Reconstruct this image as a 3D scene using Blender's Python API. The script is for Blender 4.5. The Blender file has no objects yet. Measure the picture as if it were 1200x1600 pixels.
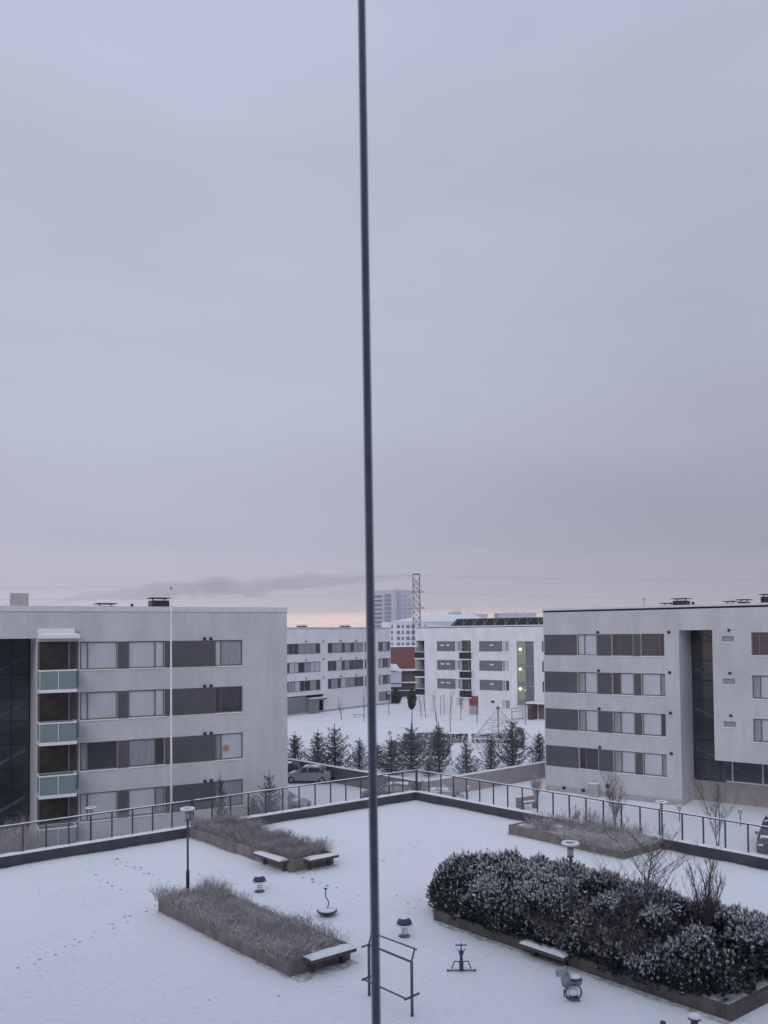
import bpy, math, random
from mathutils import Vector, Matrix, noise
R = math.radians
S = bpy.context.scene
COL = S.collection

# ------------------------------------------------------------------ camera
EYE = Vector((0.0, 0.0, 12.9))
FPX, PITCH, ROLL, CY = 1260.6, 0.030, 0.00957, 952.1      # in px of the 1200x1600 photo; CY = optical centre (lens shift)
x0_ = Vector((1, 0, 0)); y0_ = Vector((0, -math.sin(PITCH), math.cos(PITCH))); fw_ = Vector((0, math.cos(PITCH), math.sin(PITCH)))
cr, sr = math.cos(ROLL), math.sin(ROLL)
XC = x0_ * cr - y0_ * sr
YC = x0_ * sr + y0_ * cr
cd = bpy.data.cameras.new('camera'); cam = bpy.data.objects.new('camera', cd); COL.objects.link(cam)
m3 = Matrix((XC, YC, -fw_)).transposed()
cam.matrix_world = Matrix.Translation(EYE) @ m3.to_4x4()
cd.sensor_fit = 'VERTICAL'; cd.sensor_height = 36.0; cd.lens = 36.0 * FPX / 1600.0; cd.shift_y = (CY - 800) / 1600.0
cd.clip_start = 0.05; cd.clip_end = 6000
cd.dof.use_dof = True; cd.dof.focus_distance = 45.0; cd.dof.aperture_fstop = 10.0
S.camera = cam
S.render.resolution_x = 768; S.render.resolution_y = 1024

# ------------------------------------------------------------------ world: overcast dusk sky
w = bpy.data.worlds.new('World'); S.world = w; w.use_nodes = True
nt = w.node_tree; nt.nodes.clear()
N = nt.nodes.new; LK = nt.links.new
out = N('ShaderNodeOutputWorld'); bg = N('ShaderNodeBackground'); LK(bg.outputs[0], out.inputs[0])
sky = N('ShaderNodeTexSky'); sky.sky_type = 'NISHITA'; sky.sun_disc = False
SUN_EL, SUN_ROT = R(30), R(195)
sky.sun_elevation = SUN_EL; sky.sun_rotation = SUN_ROT
tc = N('ShaderNodeTexCoord'); sep = N('ShaderNodeSeparateXYZ'); LK(tc.outputs['Generated'], sep.inputs[0])
mp = N('ShaderNodeMapping'); mp.inputs['Scale'].default_value = (1.6, 1.6, 7.0); LK(tc.outputs['Generated'], mp.inputs[0])
ns = N('ShaderNodeTexNoise'); ns.inputs['Scale'].default_value = 2.2; ns.inputs['Detail'].default_value = 6; ns.inputs['Roughness'].default_value = 0.55
LK(mp.outputs[0], ns.inputs['Vector'])
wob = N('ShaderNodeMath'); wob.operation = 'MULTIPLY_ADD'; wob.inputs[1].default_value = 0.05; wob.inputs[2].default_value = -0.025
LK(ns.outputs['Fac'], wob.inputs[0])
# the wobble of the cloud edges fades out at the horizon
wz = N('ShaderNodeMath'); wz.operation = 'MULTIPLY'; LK(wob.outputs[0], wz.inputs[0])
zc = N('ShaderNodeMapRange'); zc.inputs['From Min'].default_value = 0.0; zc.inputs['From Max'].default_value = 0.08
zc.inputs['To Min'].default_value = 0.12; LK(sep.outputs['Z'], zc.inputs['Value']); LK(zc.outputs[0], wz.inputs[1])
za = N('ShaderNodeMath'); za.operation = 'ADD'; LK(sep.outputs['Z'], za.inputs[0]); LK(wz.outputs[0], za.inputs[1])
rp = N('ShaderNodeValToRGB'); LK(za.outputs[0], rp.inputs[0])
SKY = [(0.000, (.92, .72, .68)), (0.016, (1.04, .81, .76)), (0.022, (.94, .76, .74)), (0.029, (.63, .57, .64)), (0.050, (.56, .535, .635)), (0.085, (.52, .51, .62)),
       (0.11, (.465, .47, .58)), (0.16, (.46, .475, .595)), (0.25, (.48, .505, .625)), (0.38, (.495, .53, .655)), (0.50, (.50, .54, .67)), (0.64, (.49, .545, .69)), (1.0, (.51, .56, .70))]
el = rp.color_ramp.elements
el[0].position = SKY[0][0]; el[0].color = (*SKY[0][1], 1); el[1].position = SKY[-1][0]; el[1].color = (*SKY[-1][1], 1)
for p_, c_ in SKY[1:-1]:
    e_ = el.new(p_); e_.color = (*c_, 1)
ns2 = N('ShaderNodeTexNoise'); ns2.inputs['Scale'].default_value = 1.3; ns2.inputs['Detail'].default_value = 7
mp2 = N('ShaderNodeMapping'); mp2.inputs['Scale'].default_value = (1.0, 1.0, 3.6); mp2.inputs['Location'].default_value = (.7, .1, .3)
LK(tc.outputs['Generated'], mp2.inputs[0]); LK(mp2.outputs[0], ns2.inputs['Vector'])
mr = N('ShaderNodeMapRange'); mr.inputs['From Min'].default_value = .3; mr.inputs['From Max'].default_value = .7
mr.inputs['To Min'].default_value = .885; mr.inputs['To Max'].default_value = 1.09; LK(ns2.outputs['Fac'], mr.inputs['Value'])
gx = N('ShaderNodeMapRange'); gx.interpolation_type = 'SMOOTHSTEP'; gx.inputs['From Min'].default_value = -.5; gx.inputs['From Max'].default_value = .45
gx.inputs['To Min'].default_value = 1.04; gx.inputs['To Max'].default_value = .84; LK(sep.outputs['X'], gx.inputs['Value'])
gz = N('ShaderNodeMapRange'); gz.interpolation_type = 'SMOOTHSTEP'; gz.inputs['From Min'].default_value = .12; gz.inputs['From Max'].default_value = .45
gz.inputs['To Min'].default_value = 0.0; gz.inputs['To Max'].default_value = 0.75; LK(sep.outputs['Z'], gz.inputs['Value'])
gm = N('ShaderNodeMix'); gm.data_type = 'FLOAT'; LK(gz.outputs[0], gm.inputs['Factor']); LK(gx.outputs[0], gm.inputs['A']); gm.inputs['B'].default_value = 1.0
gg = N('ShaderNodeMath'); gg.operation = 'MULTIPLY'; LK(gm.outputs['Result'], gg.inputs[0]); LK(mr.outputs[0], gg.inputs[1])
mul = N('ShaderNodeVectorMath'); mul.operation = 'SCALE'; LK(rp.outputs[0], mul.inputs[0]); LK(gg.outputs[0], mul.inputs['Scale'])
sc = N('ShaderNodeVectorMath'); sc.operation = 'SCALE'; sc.inputs['Scale'].default_value = 0.08; LK(sky.outputs[0], sc.inputs[0])
mx = N('ShaderNodeMixRGB'); mx.inputs[0].default_value = 0.97; LK(sc.outputs[0], mx.inputs[1]); LK(mul.outputs[0], mx.inputs[2])
LK(mx.outputs[0], bg.inputs[0]); bg.inputs[1].default_value = 1.0

sd = bpy.data.lights.new('sun', 'SUN'); so = bpy.data.objects.new('sun', sd); COL.objects.link(so)
sd.energy = 0.8; sd.angle = R(32); sd.color = (1.0, .97, .95)
so.rotation_euler = (R(90) - SUN_EL, 0, R(180) - SUN_ROT); so.location = (0, -10, 60)
S.view_settings.view_transform = 'Standard'; S.view_settings.look = 'None'; S.view_settings.exposure = 0.06; S.view_settings.gamma = 1.0
S.render.engine = 'CYCLES'

# ------------------------------------------------------------------ pixel -> place
def ray(px, py):
    return (XC * ((px - 600) / FPX) + YC * (-(py - CY) / FPX) + fw_)
def at(px, py, z=0.0):
    d = ray(px, py); t = (z - EYE.z) / d.z
    return EYE + d * t
def atY(px, py, Y):
    d = ray(px, py); return EYE + d * (Y / d.y)
def pix(P):
    q = P - EYE; d = q.dot(fw_); return 600 + FPX * q.dot(XC) / d, CY - FPX * q.dot(YC) / d

# ------------------------------------------------------------------ materials
def mat(name, c1, c2=None, scale=6.0, rough=.8, bump=0.0, metal=0.0, spec=.35, bscale=None, emit=None, detail=5.0, stretch=(1, 1, 1), lo=.35, hi=.65):
    m = bpy.data.materials.new(name); m.use_nodes = True; t = m.node_tree; b = t.nodes['Principled BSDF']
    b.inputs['Roughness'].default_value = rough; b.inputs['Metallic'].default_value = metal
    b.inputs['Specular IOR Level'].default_value = spec
    b.inputs['Base Color'].default_value = (*c1, 1)
    co = t.nodes.new('ShaderNodeTexCoord'); ma = t.nodes.new('ShaderNodeMapping'); ma.inputs['Scale'].default_value = stretch
    t.links.new(co.outputs['Object'], ma.inputs[0])
    if c2:
        n = t.nodes.new('ShaderNodeTexNoise'); n.inputs['Scale'].default_value = scale; n.inputs['Detail'].default_value = detail
        t.links.new(ma.outputs[0], n.inputs['Vector'])
        r_ = t.nodes.new('ShaderNodeValToRGB'); r_.color_ramp.elements[0].color = (*c1, 1); r_.color_ramp.elements[1].color = (*c2, 1)
        r_.color_ramp.elements[0].position = lo; r_.color_ramp.elements[1].position = hi
        t.links.new(n.outputs['Fac'], r_.inputs[0]); t.links.new(r_.outputs[0], b.inputs['Base Color'])
    if bump:
        n2 = t.nodes.new('ShaderNodeTexNoise'); n2.inputs['Scale'].default_value = bscale or scale * 3; n2.inputs['Detail'].default_value = 4
        t.links.new(ma.outputs[0], n2.inputs['Vector'])
        bp = t.nodes.new('ShaderNodeBump'); bp.inputs['Strength'].default_value = bump; bp.inputs['Distance'].default_value = .03
        t.links.new(n2.outputs['Fac'], bp.inputs['Height']); t.links.new(bp.outputs[0], b.inputs['Normal'])
    if emit:
        b.inputs['Emission Color'].default_value = (*emit[0], 1); b.inputs['Emission Strength'].default_value = emit[1]
    return m

def brickmat(name, c1, c2, cm, bw=.27, bh=.075):
    """painted brick: faint courses + large soft stains"""
    m = bpy.data.materials.new(name); m.use_nodes = True; t = m.node_tree; b = t.nodes['Principled BSDF']
    b.inputs['Roughness'].default_value = .9; b.inputs['Specular IOR Level'].default_value = .2
    ge = t.nodes.new('ShaderNodeUVMap')
    br = t.nodes.new('ShaderNodeTexBrick'); br.inputs['Scale'].default_value = 1.0
    br.inputs['Brick Width'].default_value = bw; br.inputs['Row Height'].default_value = bh; br.inputs['Mortar Size'].default_value = .009; br.inputs['Mortar Smooth'].default_value = .3
    br.inputs['Color1'].default_value = (*c1, 1); br.inputs['Color2'].default_value = (*c2, 1); br.inputs['Mortar'].default_value = (*cm, 1)
    t.links.new(ge.outputs[0], br.inputs['Vector'])
    ma = t.nodes.new('ShaderNodeMapping'); ma.inputs['Scale'].default_value = (.35, .12, 1)
    t.links.new(ge.outputs[0], ma.inputs[0])
    n = t.nodes.new('ShaderNodeTexNoise'); n.inputs['Scale'].default_value = 2.0; n.inputs['Detail'].default_value = 8; n.inputs['Roughness'].default_value = .65
    t.links.new(ma.outputs[0], n.inputs['Vector'])
    r_ = t.nodes.new('ShaderNodeMapRange'); r_.inputs['From Min'].default_value = .3; r_.inputs['From Max'].default_value = .7
    r_.inputs['To Min'].default_value = .88; r_.inputs['To Max'].default_value = 1.08
    t.links.new(n.outputs['Fac'], r_.inputs['Value'])
    s_ = t.nodes.new('ShaderNodeVectorMath'); s_.operation = 'SCALE'; t.links.new(br.outputs[0], s_.inputs[0]); t.links.new(r_.outputs[0], s_.inputs['Scale'])
    mb2 = t.nodes.new('ShaderNodeMapping'); mb2.inputs['Scale'].default_value = (3.2, .10, 1); t.links.new(ge.outputs[0], mb2.inputs[0])
    n5 = t.nodes.new('ShaderNodeTexNoise'); n5.inputs['Scale'].default_value = 1.6; n5.inputs['Detail'].default_value = 6; t.links.new(mb2.outputs[0], n5.inputs['Vector'])
    r5 = t.nodes.new('ShaderNodeMapRange'); r5.inputs['From Min'].default_value = .35; r5.inputs['From Max'].default_value = .6; r5.inputs['To Min'].default_value = .955; r5.inputs['To Max'].default_value = 1.0
    t.links.new(n5.outputs['Fac'], r5.inputs['Value'])
    s5 = t.nodes.new('ShaderNodeVectorMath'); s5.operation = 'SCALE'; t.links.new(s_.outputs[0], s5.inputs[0]); t.links.new(r5.outputs[0], s5.inputs['Scale'])
    t.links.new(s5.outputs[0], b.inputs['Base Color'])
    bp = t.nodes.new('ShaderNodeBump'); bp.inputs['Strength'].default_value = .25; bp.inputs['Distance'].default_value = .01
    t.links.new(br.outputs['Fac'], bp.inputs['Height']); bp.invert = True; t.links.new(bp.outputs[0], b.inputs['Normal'])
    return m

def snowmat(name, grass=.5, thr=.56, track=False):
    """snow cover, thin enough here and there that the turf shows through"""
    m = bpy.data.materials.new(name); m.use_nodes = True; t = m.node_tree; b = t.nodes['Principled BSDF']
    b.inputs['Roughness'].default_value = .75; b.inputs['Specular IOR Level'].default_value = .25
    co = t.nodes.new('ShaderNodeTexCoord')
    def nz(s, d, r=.6, off=0):
        mm = t.nodes.new('ShaderNodeMapping'); mm.inputs['Location'].default_value = (off, off * .7, 0); t.links.new(co.outputs['Object'], mm.inputs[0])
        n = t.nodes.new('ShaderNodeTexNoise'); n.inputs['Scale'].default_value = s; n.inputs['Detail'].default_value = d; n.inputs['Roughness'].default_value = r
        t.links.new(mm.outputs[0], n.inputs['Vector']); return n
    a, f = nz(.22, 6, .6), nz(7.0, 5, .7, 3)
    base = t.nodes.new('ShaderNodeMixRGB'); base.inputs[1].default_value = (.82, .845, .905, 1); base.inputs[2].default_value = (.90, .915, .95, 1)
    t.links.new(a.outputs['Fac'], base.inputs[0])
    ad = t.nodes.new('ShaderNodeMath'); ad.operation = 'MULTIPLY_ADD'; ad.inputs[1].default_value = .55
    t.links.new(a.outputs['Fac'], ad.inputs[0]); t.links.new(f.outputs['Fac'], ad.inputs[2])
    mr_ = t.nodes.new('ShaderNodeMapRange'); mr_.inputs['From Min'].default_value = thr + .275; mr_.inputs['From Max'].default_value = thr + .5
    mr_.inputs['To Max'].default_value = grass; t.links.new(ad.outputs[0], mr_.inputs['Value'])
    mi = t.nodes.new('ShaderNodeMixRGB'); mi.inputs[2].default_value = (.33, .35, .30, 1)
    t.links.new(base.outputs[0], mi.inputs[1]); t.links.new(mr_.outputs[0], mi.inputs[0]); t.links.new(mi.outputs[0], b.inputs['Base Color'])
    n3 = nz(3.0, 8, .7, 9)
    bp = t.nodes.new('ShaderNodeBump'); bp.inputs['Strength'].default_value = .06; bp.inputs['Distance'].default_value = .03
    t.links.new(n3.outputs['Fac'], bp.inputs['Height']); t.links.new(bp.outputs[0], b.inputs['Normal'])
    return m

def frostmat(name, c1, c2, snow=(.7, .72, .77), amt=.6, scale=9.0, nz0=.15, nz1=.9):
    """leaf / bark colour with snow lying on what faces up"""
    m = bpy.data.materials.new(name); m.use_nodes = True; t = m.node_tree; b = t.nodes['Principled BSDF']
    b.inputs['Roughness'].default_value = .85; b.inputs['Specular IOR Level'].default_value = .15
    co = t.nodes.new('ShaderNodeTexCoord'); n = t.nodes.new('ShaderNodeTexNoise'); n.inputs['Scale'].default_value = scale; n.inputs['Detail'].default_value = 3
    t.links.new(co.outputs['Object'], n.inputs['Vector'])
    mi = t.nodes.new('ShaderNodeMixRGB'); mi.inputs[1].default_value = (*c1, 1); mi.inputs[2].default_value = (*c2, 1); t.links.new(n.outputs['Fac'], mi.inputs[0])
    g = t.nodes.new('ShaderNodeNewGeometry'); sp = t.nodes.new('ShaderNodeSeparateXYZ'); t.links.new(g.outputs['True Normal'], sp.inputs[0])
    ab = t.nodes.new('ShaderNodeMath'); ab.operation = 'ABSOLUTE'; t.links.new(sp.outputs['Z'], ab.inputs[0])
    ad = t.nodes.new('ShaderNodeMath'); ad.operation = 'MULTIPLY'; t.links.new(ab.outputs[0], ad.inputs[0])
    n2 = t.nodes.new('ShaderNodeTexNoise'); n2.inputs['Scale'].default_value = scale * .35; n2.inputs['Detail'].default_value = 4; t.links.new(co.outputs['Object'], n2.inputs['Vector'])
    t.links.new(n2.outputs['Fac'], ad.inputs[1])
    r_ = t.nodes.new('ShaderNodeMapRange'); r_.inputs['From Min'].default_value = nz0; r_.inputs['From Max'].default_value = nz1 * .62; r_.inputs['To Max'].default_value = amt
    t.links.new(ad.outputs[0], r_.inputs['Value'])
    m2 = t.nodes.new('ShaderNodeMixRGB'); m2.inputs[2].default_value = (*snow, 1); t.links.new(mi.outputs[0], m2.inputs[1]); t.links.new(r_.outputs[0], m2.inputs[0])
    t.links.new(m2.outputs[0], b.inputs['Base Color'])
    return m

def glassmat(name, tint=(.6, .7, .7), alpha=.5, rough=.08):
    m = bpy.data.materials.new(name); m.use_nodes = True; t = m.node_tree; b = t.nodes['Principled BSDF']
    b.inputs['Base Color'].default_value = (*tint, 1); b.inputs['Roughness'].default_value = rough; b.inputs['Alpha'].default_value = alpha
    return m

M = dict(
    snow=snowmat('snow_ground', .55, .54), deck=snowmat('snow_deck', .26, .50),
    hedgesnow=mat('snow_on_needles', (.52, .54, .58), (.82, .83, .87), 5, .8, 0),
    cap=mat('snow_cap', (.78, .80, .85), (.86, .87, .90), 5, .8, .5),
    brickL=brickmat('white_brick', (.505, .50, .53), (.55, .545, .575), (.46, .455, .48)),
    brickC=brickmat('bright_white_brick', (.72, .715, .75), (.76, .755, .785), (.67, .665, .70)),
    capmetal=mat('pale_metal_flashing', (.55, .55, .60), (.62, .62, .66), 3, .5, 0, .2),
    plinth=mat('concrete_plinth', (.32, .31, .32), (.40, .39, .39), 3, .9, .4),
    panel=mat('slate_grey_cladding', (.078, .078, .088), (.095, .095, .106), 1.2, .6, 0, 0, .3),
    panelM=mat('mid_grey_cladding', (.17, .19, .21), (.20, .22, .24), 2, .6),
    panelC=mat('blue_grey_cladding', (.13, .14, .17), (.16, .165, .195), 2, .6),
    sill=mat('white_metal_sill', (.72, .72, .76), (.80, .80, .83), 5, .6),
    wood=mat('brown_wood_frame', (.15, .118, .10), (.19, .15, .125), 14, .6, 0, 0, .3, stretch=(1, 1, .1)),
    dark=mat('dark_window_glass', (.035, .035, .045), (.06, .06, .07), 1.3, .12, 0, 0, .5),
    warm=mat('dim_window_glass', (.062, .062, .072), (.04, .042, .05), .9, .15, 0, 0, .5),
    blind=mat('white_window_blind', (.43, .455, .50), (.50, .53, .57), .8, .3, 0, 0, .5, stretch=(1, 1, .3)),
    curtain=mat('grey_window_curtain', (.20, .21, .235), (.33, .35, .38), 6, .3, 0, 0, .5, stretch=(3, 3, .15)),
    stairglass=mat('stairwell_glass', (.022, .030, .036), (.05, .062, .07), .35, .10, 0, 0, .55),
    teal=glassmat('green_balustrade_glass', (.20, .275, .28), .85, .35),
    inside=mat('dark_interior', (.02, .018, .017), (.05, .04, .035), 2, .8),
    black=mat('black_metal', (.015, .016, .020), (.03, .03, .035), 8, .5, 0, .2),
    navy=mat('dark_blue_grey_metal', (.050, .055, .072), (.075, .08, .10), 4, .45, 0, .4),
    curb=mat('dark_parapet_cladding', (.045, .05, .062), (.07, .073, .085), 2, .6, .2),
    conc=mat('weathered_concrete', (.15, .135, .125), (.26, .235, .215), 2.4, .9, .6, 0, .2, 9, stretch=(1, 1, .35)),
    concshade=mat('shaded_concrete', (.085, .078, .075), (.15, .138, .13), 2.4, .9, .6, 0, .2, 9, stretch=(1, 1, .35)),  # copy of conc, darkened to paint the hedge's shade onto planter D
    wallg=mat('grey_brown_wall', (.27, .25, .25), (.33, .30, .30), 1.5, .9, .4),
    walld=mat('dark_retaining_wall', (.08, .075, .08), (.12, .11, .115), 1.5, .9, .4),
    glassrail=glassmat('clear_railing_glass', (.45, .47, .50), .10, .15),
    steel=mat('painted_steel', (.10, .105, .125), (.14, .145, .165), 12, .4, 0, .5),
    rod=mat('brushed_grey_rod', (.16, .18, .22), (.20, .22, .26), 40, .32, 0, .35, .5),
    lampglass=glassmat('milky_lamp_glass', (.30, .27, .28), .75, .3),
    white=mat('white_paint', (.66, .66, .70), (.74, .74, .77), 8, .5),
    bark=frostmat('pine_bark', (.07, .05, .045), (.11, .08, .07), amt=.35),
    twig=frostmat('bare_twig', (.075, .055, .06), (.13, .10, .10), (.55, .55, .6), .45),
    bed=frostmat('frosted_shrub_twig', (.075, .06, .055), (.58, .55, .53), (.78, .78, .80), .7, 7.0, .05, .7),
    bed2=frostmat('brown_shrub_twig', (.07, .05, .05), (.46, .40, .39), (.68, .68, .74), .6, 4.0, .05, .7),
    needle=frostmat('pine_needles', (.068, .080, .075), (.13, .145, .135), (.55, .58, .63), .5, 4.0),
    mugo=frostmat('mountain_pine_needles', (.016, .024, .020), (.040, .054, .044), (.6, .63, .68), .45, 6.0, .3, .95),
    hedge=frostmat('dark_hedge_leaf', (.085, .078, .082), (.15, .135, .14), (.4, .4, .45), .35, 3.0),
    thuja=frostmat('dark_conifer_leaf', (.022, .030, .026), (.045, .055, .048), (.5, .53, .58), .2, 3.0),
    soil=mat('planter_soil', (.34, .31, .31), (.72, .73, .77), 3.0, .95, .6, lo=.42, hi=.62),
    foot=mat('trodden_turf', (.20, .21, .21), (.40, .42, .44), 7, .9),
    blue=mat('dark_blue_plastic', (.045, .05, .11), (.06, .065, .13), 6, .35),
    orange=mat('orange_brown_wood', (.26, .14, .10), (.32, .18, .13), 9, .6),
    red=mat('dull_red_panel', (.20, .055, .05), (.26, .075, .065), 2, .7),
    redb=brickmat('dull_red_brick', (.155, .058, .060), (.185, .07, .07), (.13, .055, .055), 2.4, .7),
    maroon=mat('maroon_post', (.12, .045, .045), (.16, .06, .06), 8, .5),
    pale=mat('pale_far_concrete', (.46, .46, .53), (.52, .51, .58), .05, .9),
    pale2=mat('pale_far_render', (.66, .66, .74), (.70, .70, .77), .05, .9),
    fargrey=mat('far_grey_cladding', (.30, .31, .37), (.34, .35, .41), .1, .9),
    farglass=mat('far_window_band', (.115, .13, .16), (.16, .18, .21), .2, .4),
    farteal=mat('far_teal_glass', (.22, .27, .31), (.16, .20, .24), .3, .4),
    brown=mat('brown_timber_cladding', (.075, .058, .058), (.12, .095, .09), .9, .8),
    lit=mat('lit_stairwell', (.25, .27, .20), (.20, .22, .18), 1, .5, emit=((.50, .52, .27), .09)),
    bulb=mat('stair_lamp', (1, .95, .8), emit=((1.0, .93, .66), 2.0)),
    starlamp=mat('paper_star_lamp', (.34, .17, .10), emit=((1.0, .38, .12), .03)),
    carS=mat('silver_car_paint', (.30, .30, .32), (.34, .34, .36), 5, .35, 0, .4),
    carD=mat('dark_car_paint', (.035, .036, .042), (.05, .05, .058), 5, .3, 0, .3),
    carB=mat('blue_black_car_paint', (.03, .036, .05), (.045, .05, .065), 5, .3, 0, .3),
    tyre=mat('tyre_rubber', (.02, .02, .02), (.03, .03, .03), 20, .9),
    rim=mat('alloy_rim', (.25, .25, .27), (.3, .3, .32), 9, .4, 0, .8),
    headl=mat('headlight_lens', (.55, .56, .6), (.6, .6, .64), 9, .15),
    taill=mat('tail_light_lens', (.30, .03, .03), (.35, .05, .05), 9, .2),
    horse=mat('grey_horse_paint', (.24, .25, .28), (.34, .35, .39), 9, .5),
)

# ------------------------------------------------------------------ mesh helpers
class MB:
    def __init__(s): s.v = []; s.f = []; s.uv = None
    def add(s, vs, fs):
        o = len(s.v); s.v += [Vector(v) for v in vs]; s.f += [tuple(i + o for i in f) for f in fs]; return s
    def quad(s, a, b, c, d): return s.add([a, b, c, d], [(0, 1, 2, 3)])
    def box(s, x0, x1, y0, y1, z0, z1, T=None):
        T = T or (lambda a, b, c: Vector((a, b, c)))
        vs = [T(x, y, z) for x in (x0, x1) for y in (y0, y1) for z in (z0, z1)]
        return s.add(vs, [(0, 1, 3, 2), (4, 6, 7, 5), (0, 4, 5, 1), (2, 3, 7, 6), (0, 2, 6, 4), (1, 5, 7, 3)])
    def tube(s, pts, r, n=8, caps=True):
        pts = [Vector(p) for p in pts]; rs = r if isinstance(r, (list, tuple)) else [r] * len(pts)
        rings = []; up = Vector((0, 0, 1)); prev = None
        for i, p in enumerate(pts):
            d = (pts[min(i + 1, len(pts) - 1)] - pts[max(i - 1, 0)]).normalized()
            if prev is None:
                a = d.cross(up if abs(d.z) < .95 else Vector((1, 0, 0))).normalized()
            else:
                a = (prev - d * prev.dot(d)); a = a.normalized() if a.length > 1e-6 else d.orthogonal().normalized()
            prev = a; b = d.cross(a)
            rings.append([p + (a * math.cos(2 * math.pi * k / n) + b * math.sin(2 * math.pi * k / n)) * rs[i] for k in range(n)])
        vs = [v for rg in rings for v in rg]; fs = []
        for i in range(len(rings) - 1):
            for k in range(n):
                fs.append((i * n + k, i * n + (k + 1) % n, (i + 1) * n + (k + 1) % n, (i + 1) * n + k))
        if caps: fs.append(tuple(range(n))[::-1]); fs.append(tuple((len(rings) - 1) * n + k for k in range(n)))
        return s.add(vs, fs)
    def lathe(s, prof, c=(0, 0, 0), n=20, sx=1, sy=1):
        c = Vector(c); vs = []; fs = []
        for (r_, z) in prof:
            for k in range(n):
                a = 2 * math.pi * k / n; vs.append(c + Vector((r_ * sx * math.cos(a), r_ * sy * math.sin(a), z)))
        for i in range(len(prof) - 1):
            for k in range(n): fs.append((i * n + k, i * n + (k + 1) % n, (i + 1) * n + (k + 1) % n, (i + 1) * n + k))
        if prof[0][0] > 1e-4: fs.append(tuple(range(n))[::-1])
        if prof[-1][0] > 1e-4: fs.append(tuple((len(prof) - 1) * n + k for k in range(n)))
        return s.add(vs, fs)
    def prism(s, poly, T):   # poly of (a,b); T(a,b,side) side 0/1
        n = len(poly); vs = [T(a, b, 0) for a, b in poly] + [T(a, b, 1) for a, b in poly]
        fs = [tuple(range(n))[::-1], tuple(range(n, 2 * n))] + [(i, (i + 1) % n, n + (i + 1) % n, n + i) for i in range(n)]
        return s.add(vs, fs)
    def build(s, name, m, parent=None, origin=None, smooth=False, bevel=0):
        if not s.v: return None
        if parent is not None: pl = WL.get(parent.name, Vector((0, 0, 0)))
        else: pl = Vector((0, 0, 0))
        if origin is None:
            xs = [v.x for v in s.v]; ys = [v.y for v in s.v]; zs = [v.z for v in s.v]
            origin = Vector(((min(xs) + max(xs)) / 2, (min(ys) + max(ys)) / 2, min(zs)))
        origin = Vector(origin)
        me = bpy.data.meshes.new(name); me.from_pydata([tuple(v - origin) for v in s.v], [], s.f); me.update()
        if s.uv:
            u = me.uv_layers.new(name='UVMap'); i = 0
            for p in me.polygons:
                for li in p.loop_indices:
                    vv = s.v[me.loops[li].vertex_index]; u.data[li].uv = s.uv(vv, p.normal)
        if smooth:
            for p in me.polygons: p.use_smooth = True
        me.materials.append(M[m] if isinstance(m, str) else m)
        o = bpy.data.objects.new(name, me); COL.objects.link(o)
        if parent is not None: o.parent = parent
        o.location = origin - pl
        WL[o.name] = origin.copy()
        if bevel:
            md = o.modifiers.new('bevel', 'BEVEL'); md.width = bevel; md.segments = 2; md.limit_method = 'ANGLE'
        return o
WL = {}
def tag(o, label=None, cat=None, group=None, kind=None):
    if label: o['label'] = label
    if cat: o['category'] = cat
    if group: o['group'] = group
    if kind: o['kind'] = kind
    return o
def empty(name, loc, label=None, cat=None, group=None):
    o = bpy.data.objects.new(name, None); COL.objects.link(o); o.location = loc; o.empty_display_size = .3
    WL[o.name] = Vector(loc); return tag(o, label, cat, group)
def copy_tree(o, parent=None):
    c = o.copy(); COL.objects.link(c)
    if parent is not None: c.parent = parent
    for ch in list(o.children): copy_tree(ch, c)
    return c
def place(proto, used, loc, rz=0, sc=1.0, label=None, group=None):
    o = proto if not used else copy_tree(proto)
    o.location = loc; o.rotation_euler = (0, 0, rz); o.scale = (sc, sc, sc) if not isinstance(sc, tuple) else sc
    if label: o['label'] = label
    if group: o['group'] = group
    return o
RN = random.Random(7)

# ------------------------------------------------------------------ ground and deck
ZD = 4.6
g = MB(); n_ = 60
for (a, b, c, d) in [(-900, 900, -60, 1400)]:
    g.quad((a, c, 0), (b, c, 0), (b, d, 0), (a, d, 0))
tag(g.build('ground', 'snow', origin=(0, 0, 0)), kind='structure')

K = at(650, 1250, ZD)
dl = (at(0, 1357, ZD) - K).normalized(); dr = (at(1200, 1360, ZD) - K).normalized()
dl.z = dr.z = 0
def DK(a, b, z=0.0):       # a metres along the left edge, b metres along the right edge
    return K + dl * a + dr * b + Vector((0, 0, z))
def DKinv(P):
    q = P - K; det = dl.x * dr.y - dl.y * dr.x
    return (q.x * dr.y - q.y * dr.x) / det, (dl.x * q.y - dl.y * q.x) / det
DL = 58
b = MB(); nseg = 70
pts = {}
for i in range(nseg + 1):
    for j in range(nseg + 1):
        a_, c_ = .02 + DL * i / nseg, .02 + DL * j / nseg
        h = .035 * noise.noise(Vector((a_ * .5, c_ * .5, 2))) + .02 * noise.noise(Vector((a_ * 1.3, c_ * 1.3, 7)))
        pts[i, j] = len(b.v); b.v.append(DK(a_, c_, h))
for i in range(nseg):
    for j in range(nseg): b.f.append((pts[i, j], pts[i + 1, j], pts[i + 1, j + 1], pts[i, j + 1]))
tag(b.build('snowy_deck', 'deck', origin=(K.x, K.y, ZD), smooth=True), kind='structure')
b = MB(); P4 = [(0.0, 0.0), (DL, 0.0), (DL, DL), (0.0, DL)]
b.prism(P4, lambda a, c, s: DK(a, c, -.25 if s else -ZD + .01))
tag(b.build('deck_base', 'plinth'), kind='structure')

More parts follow.
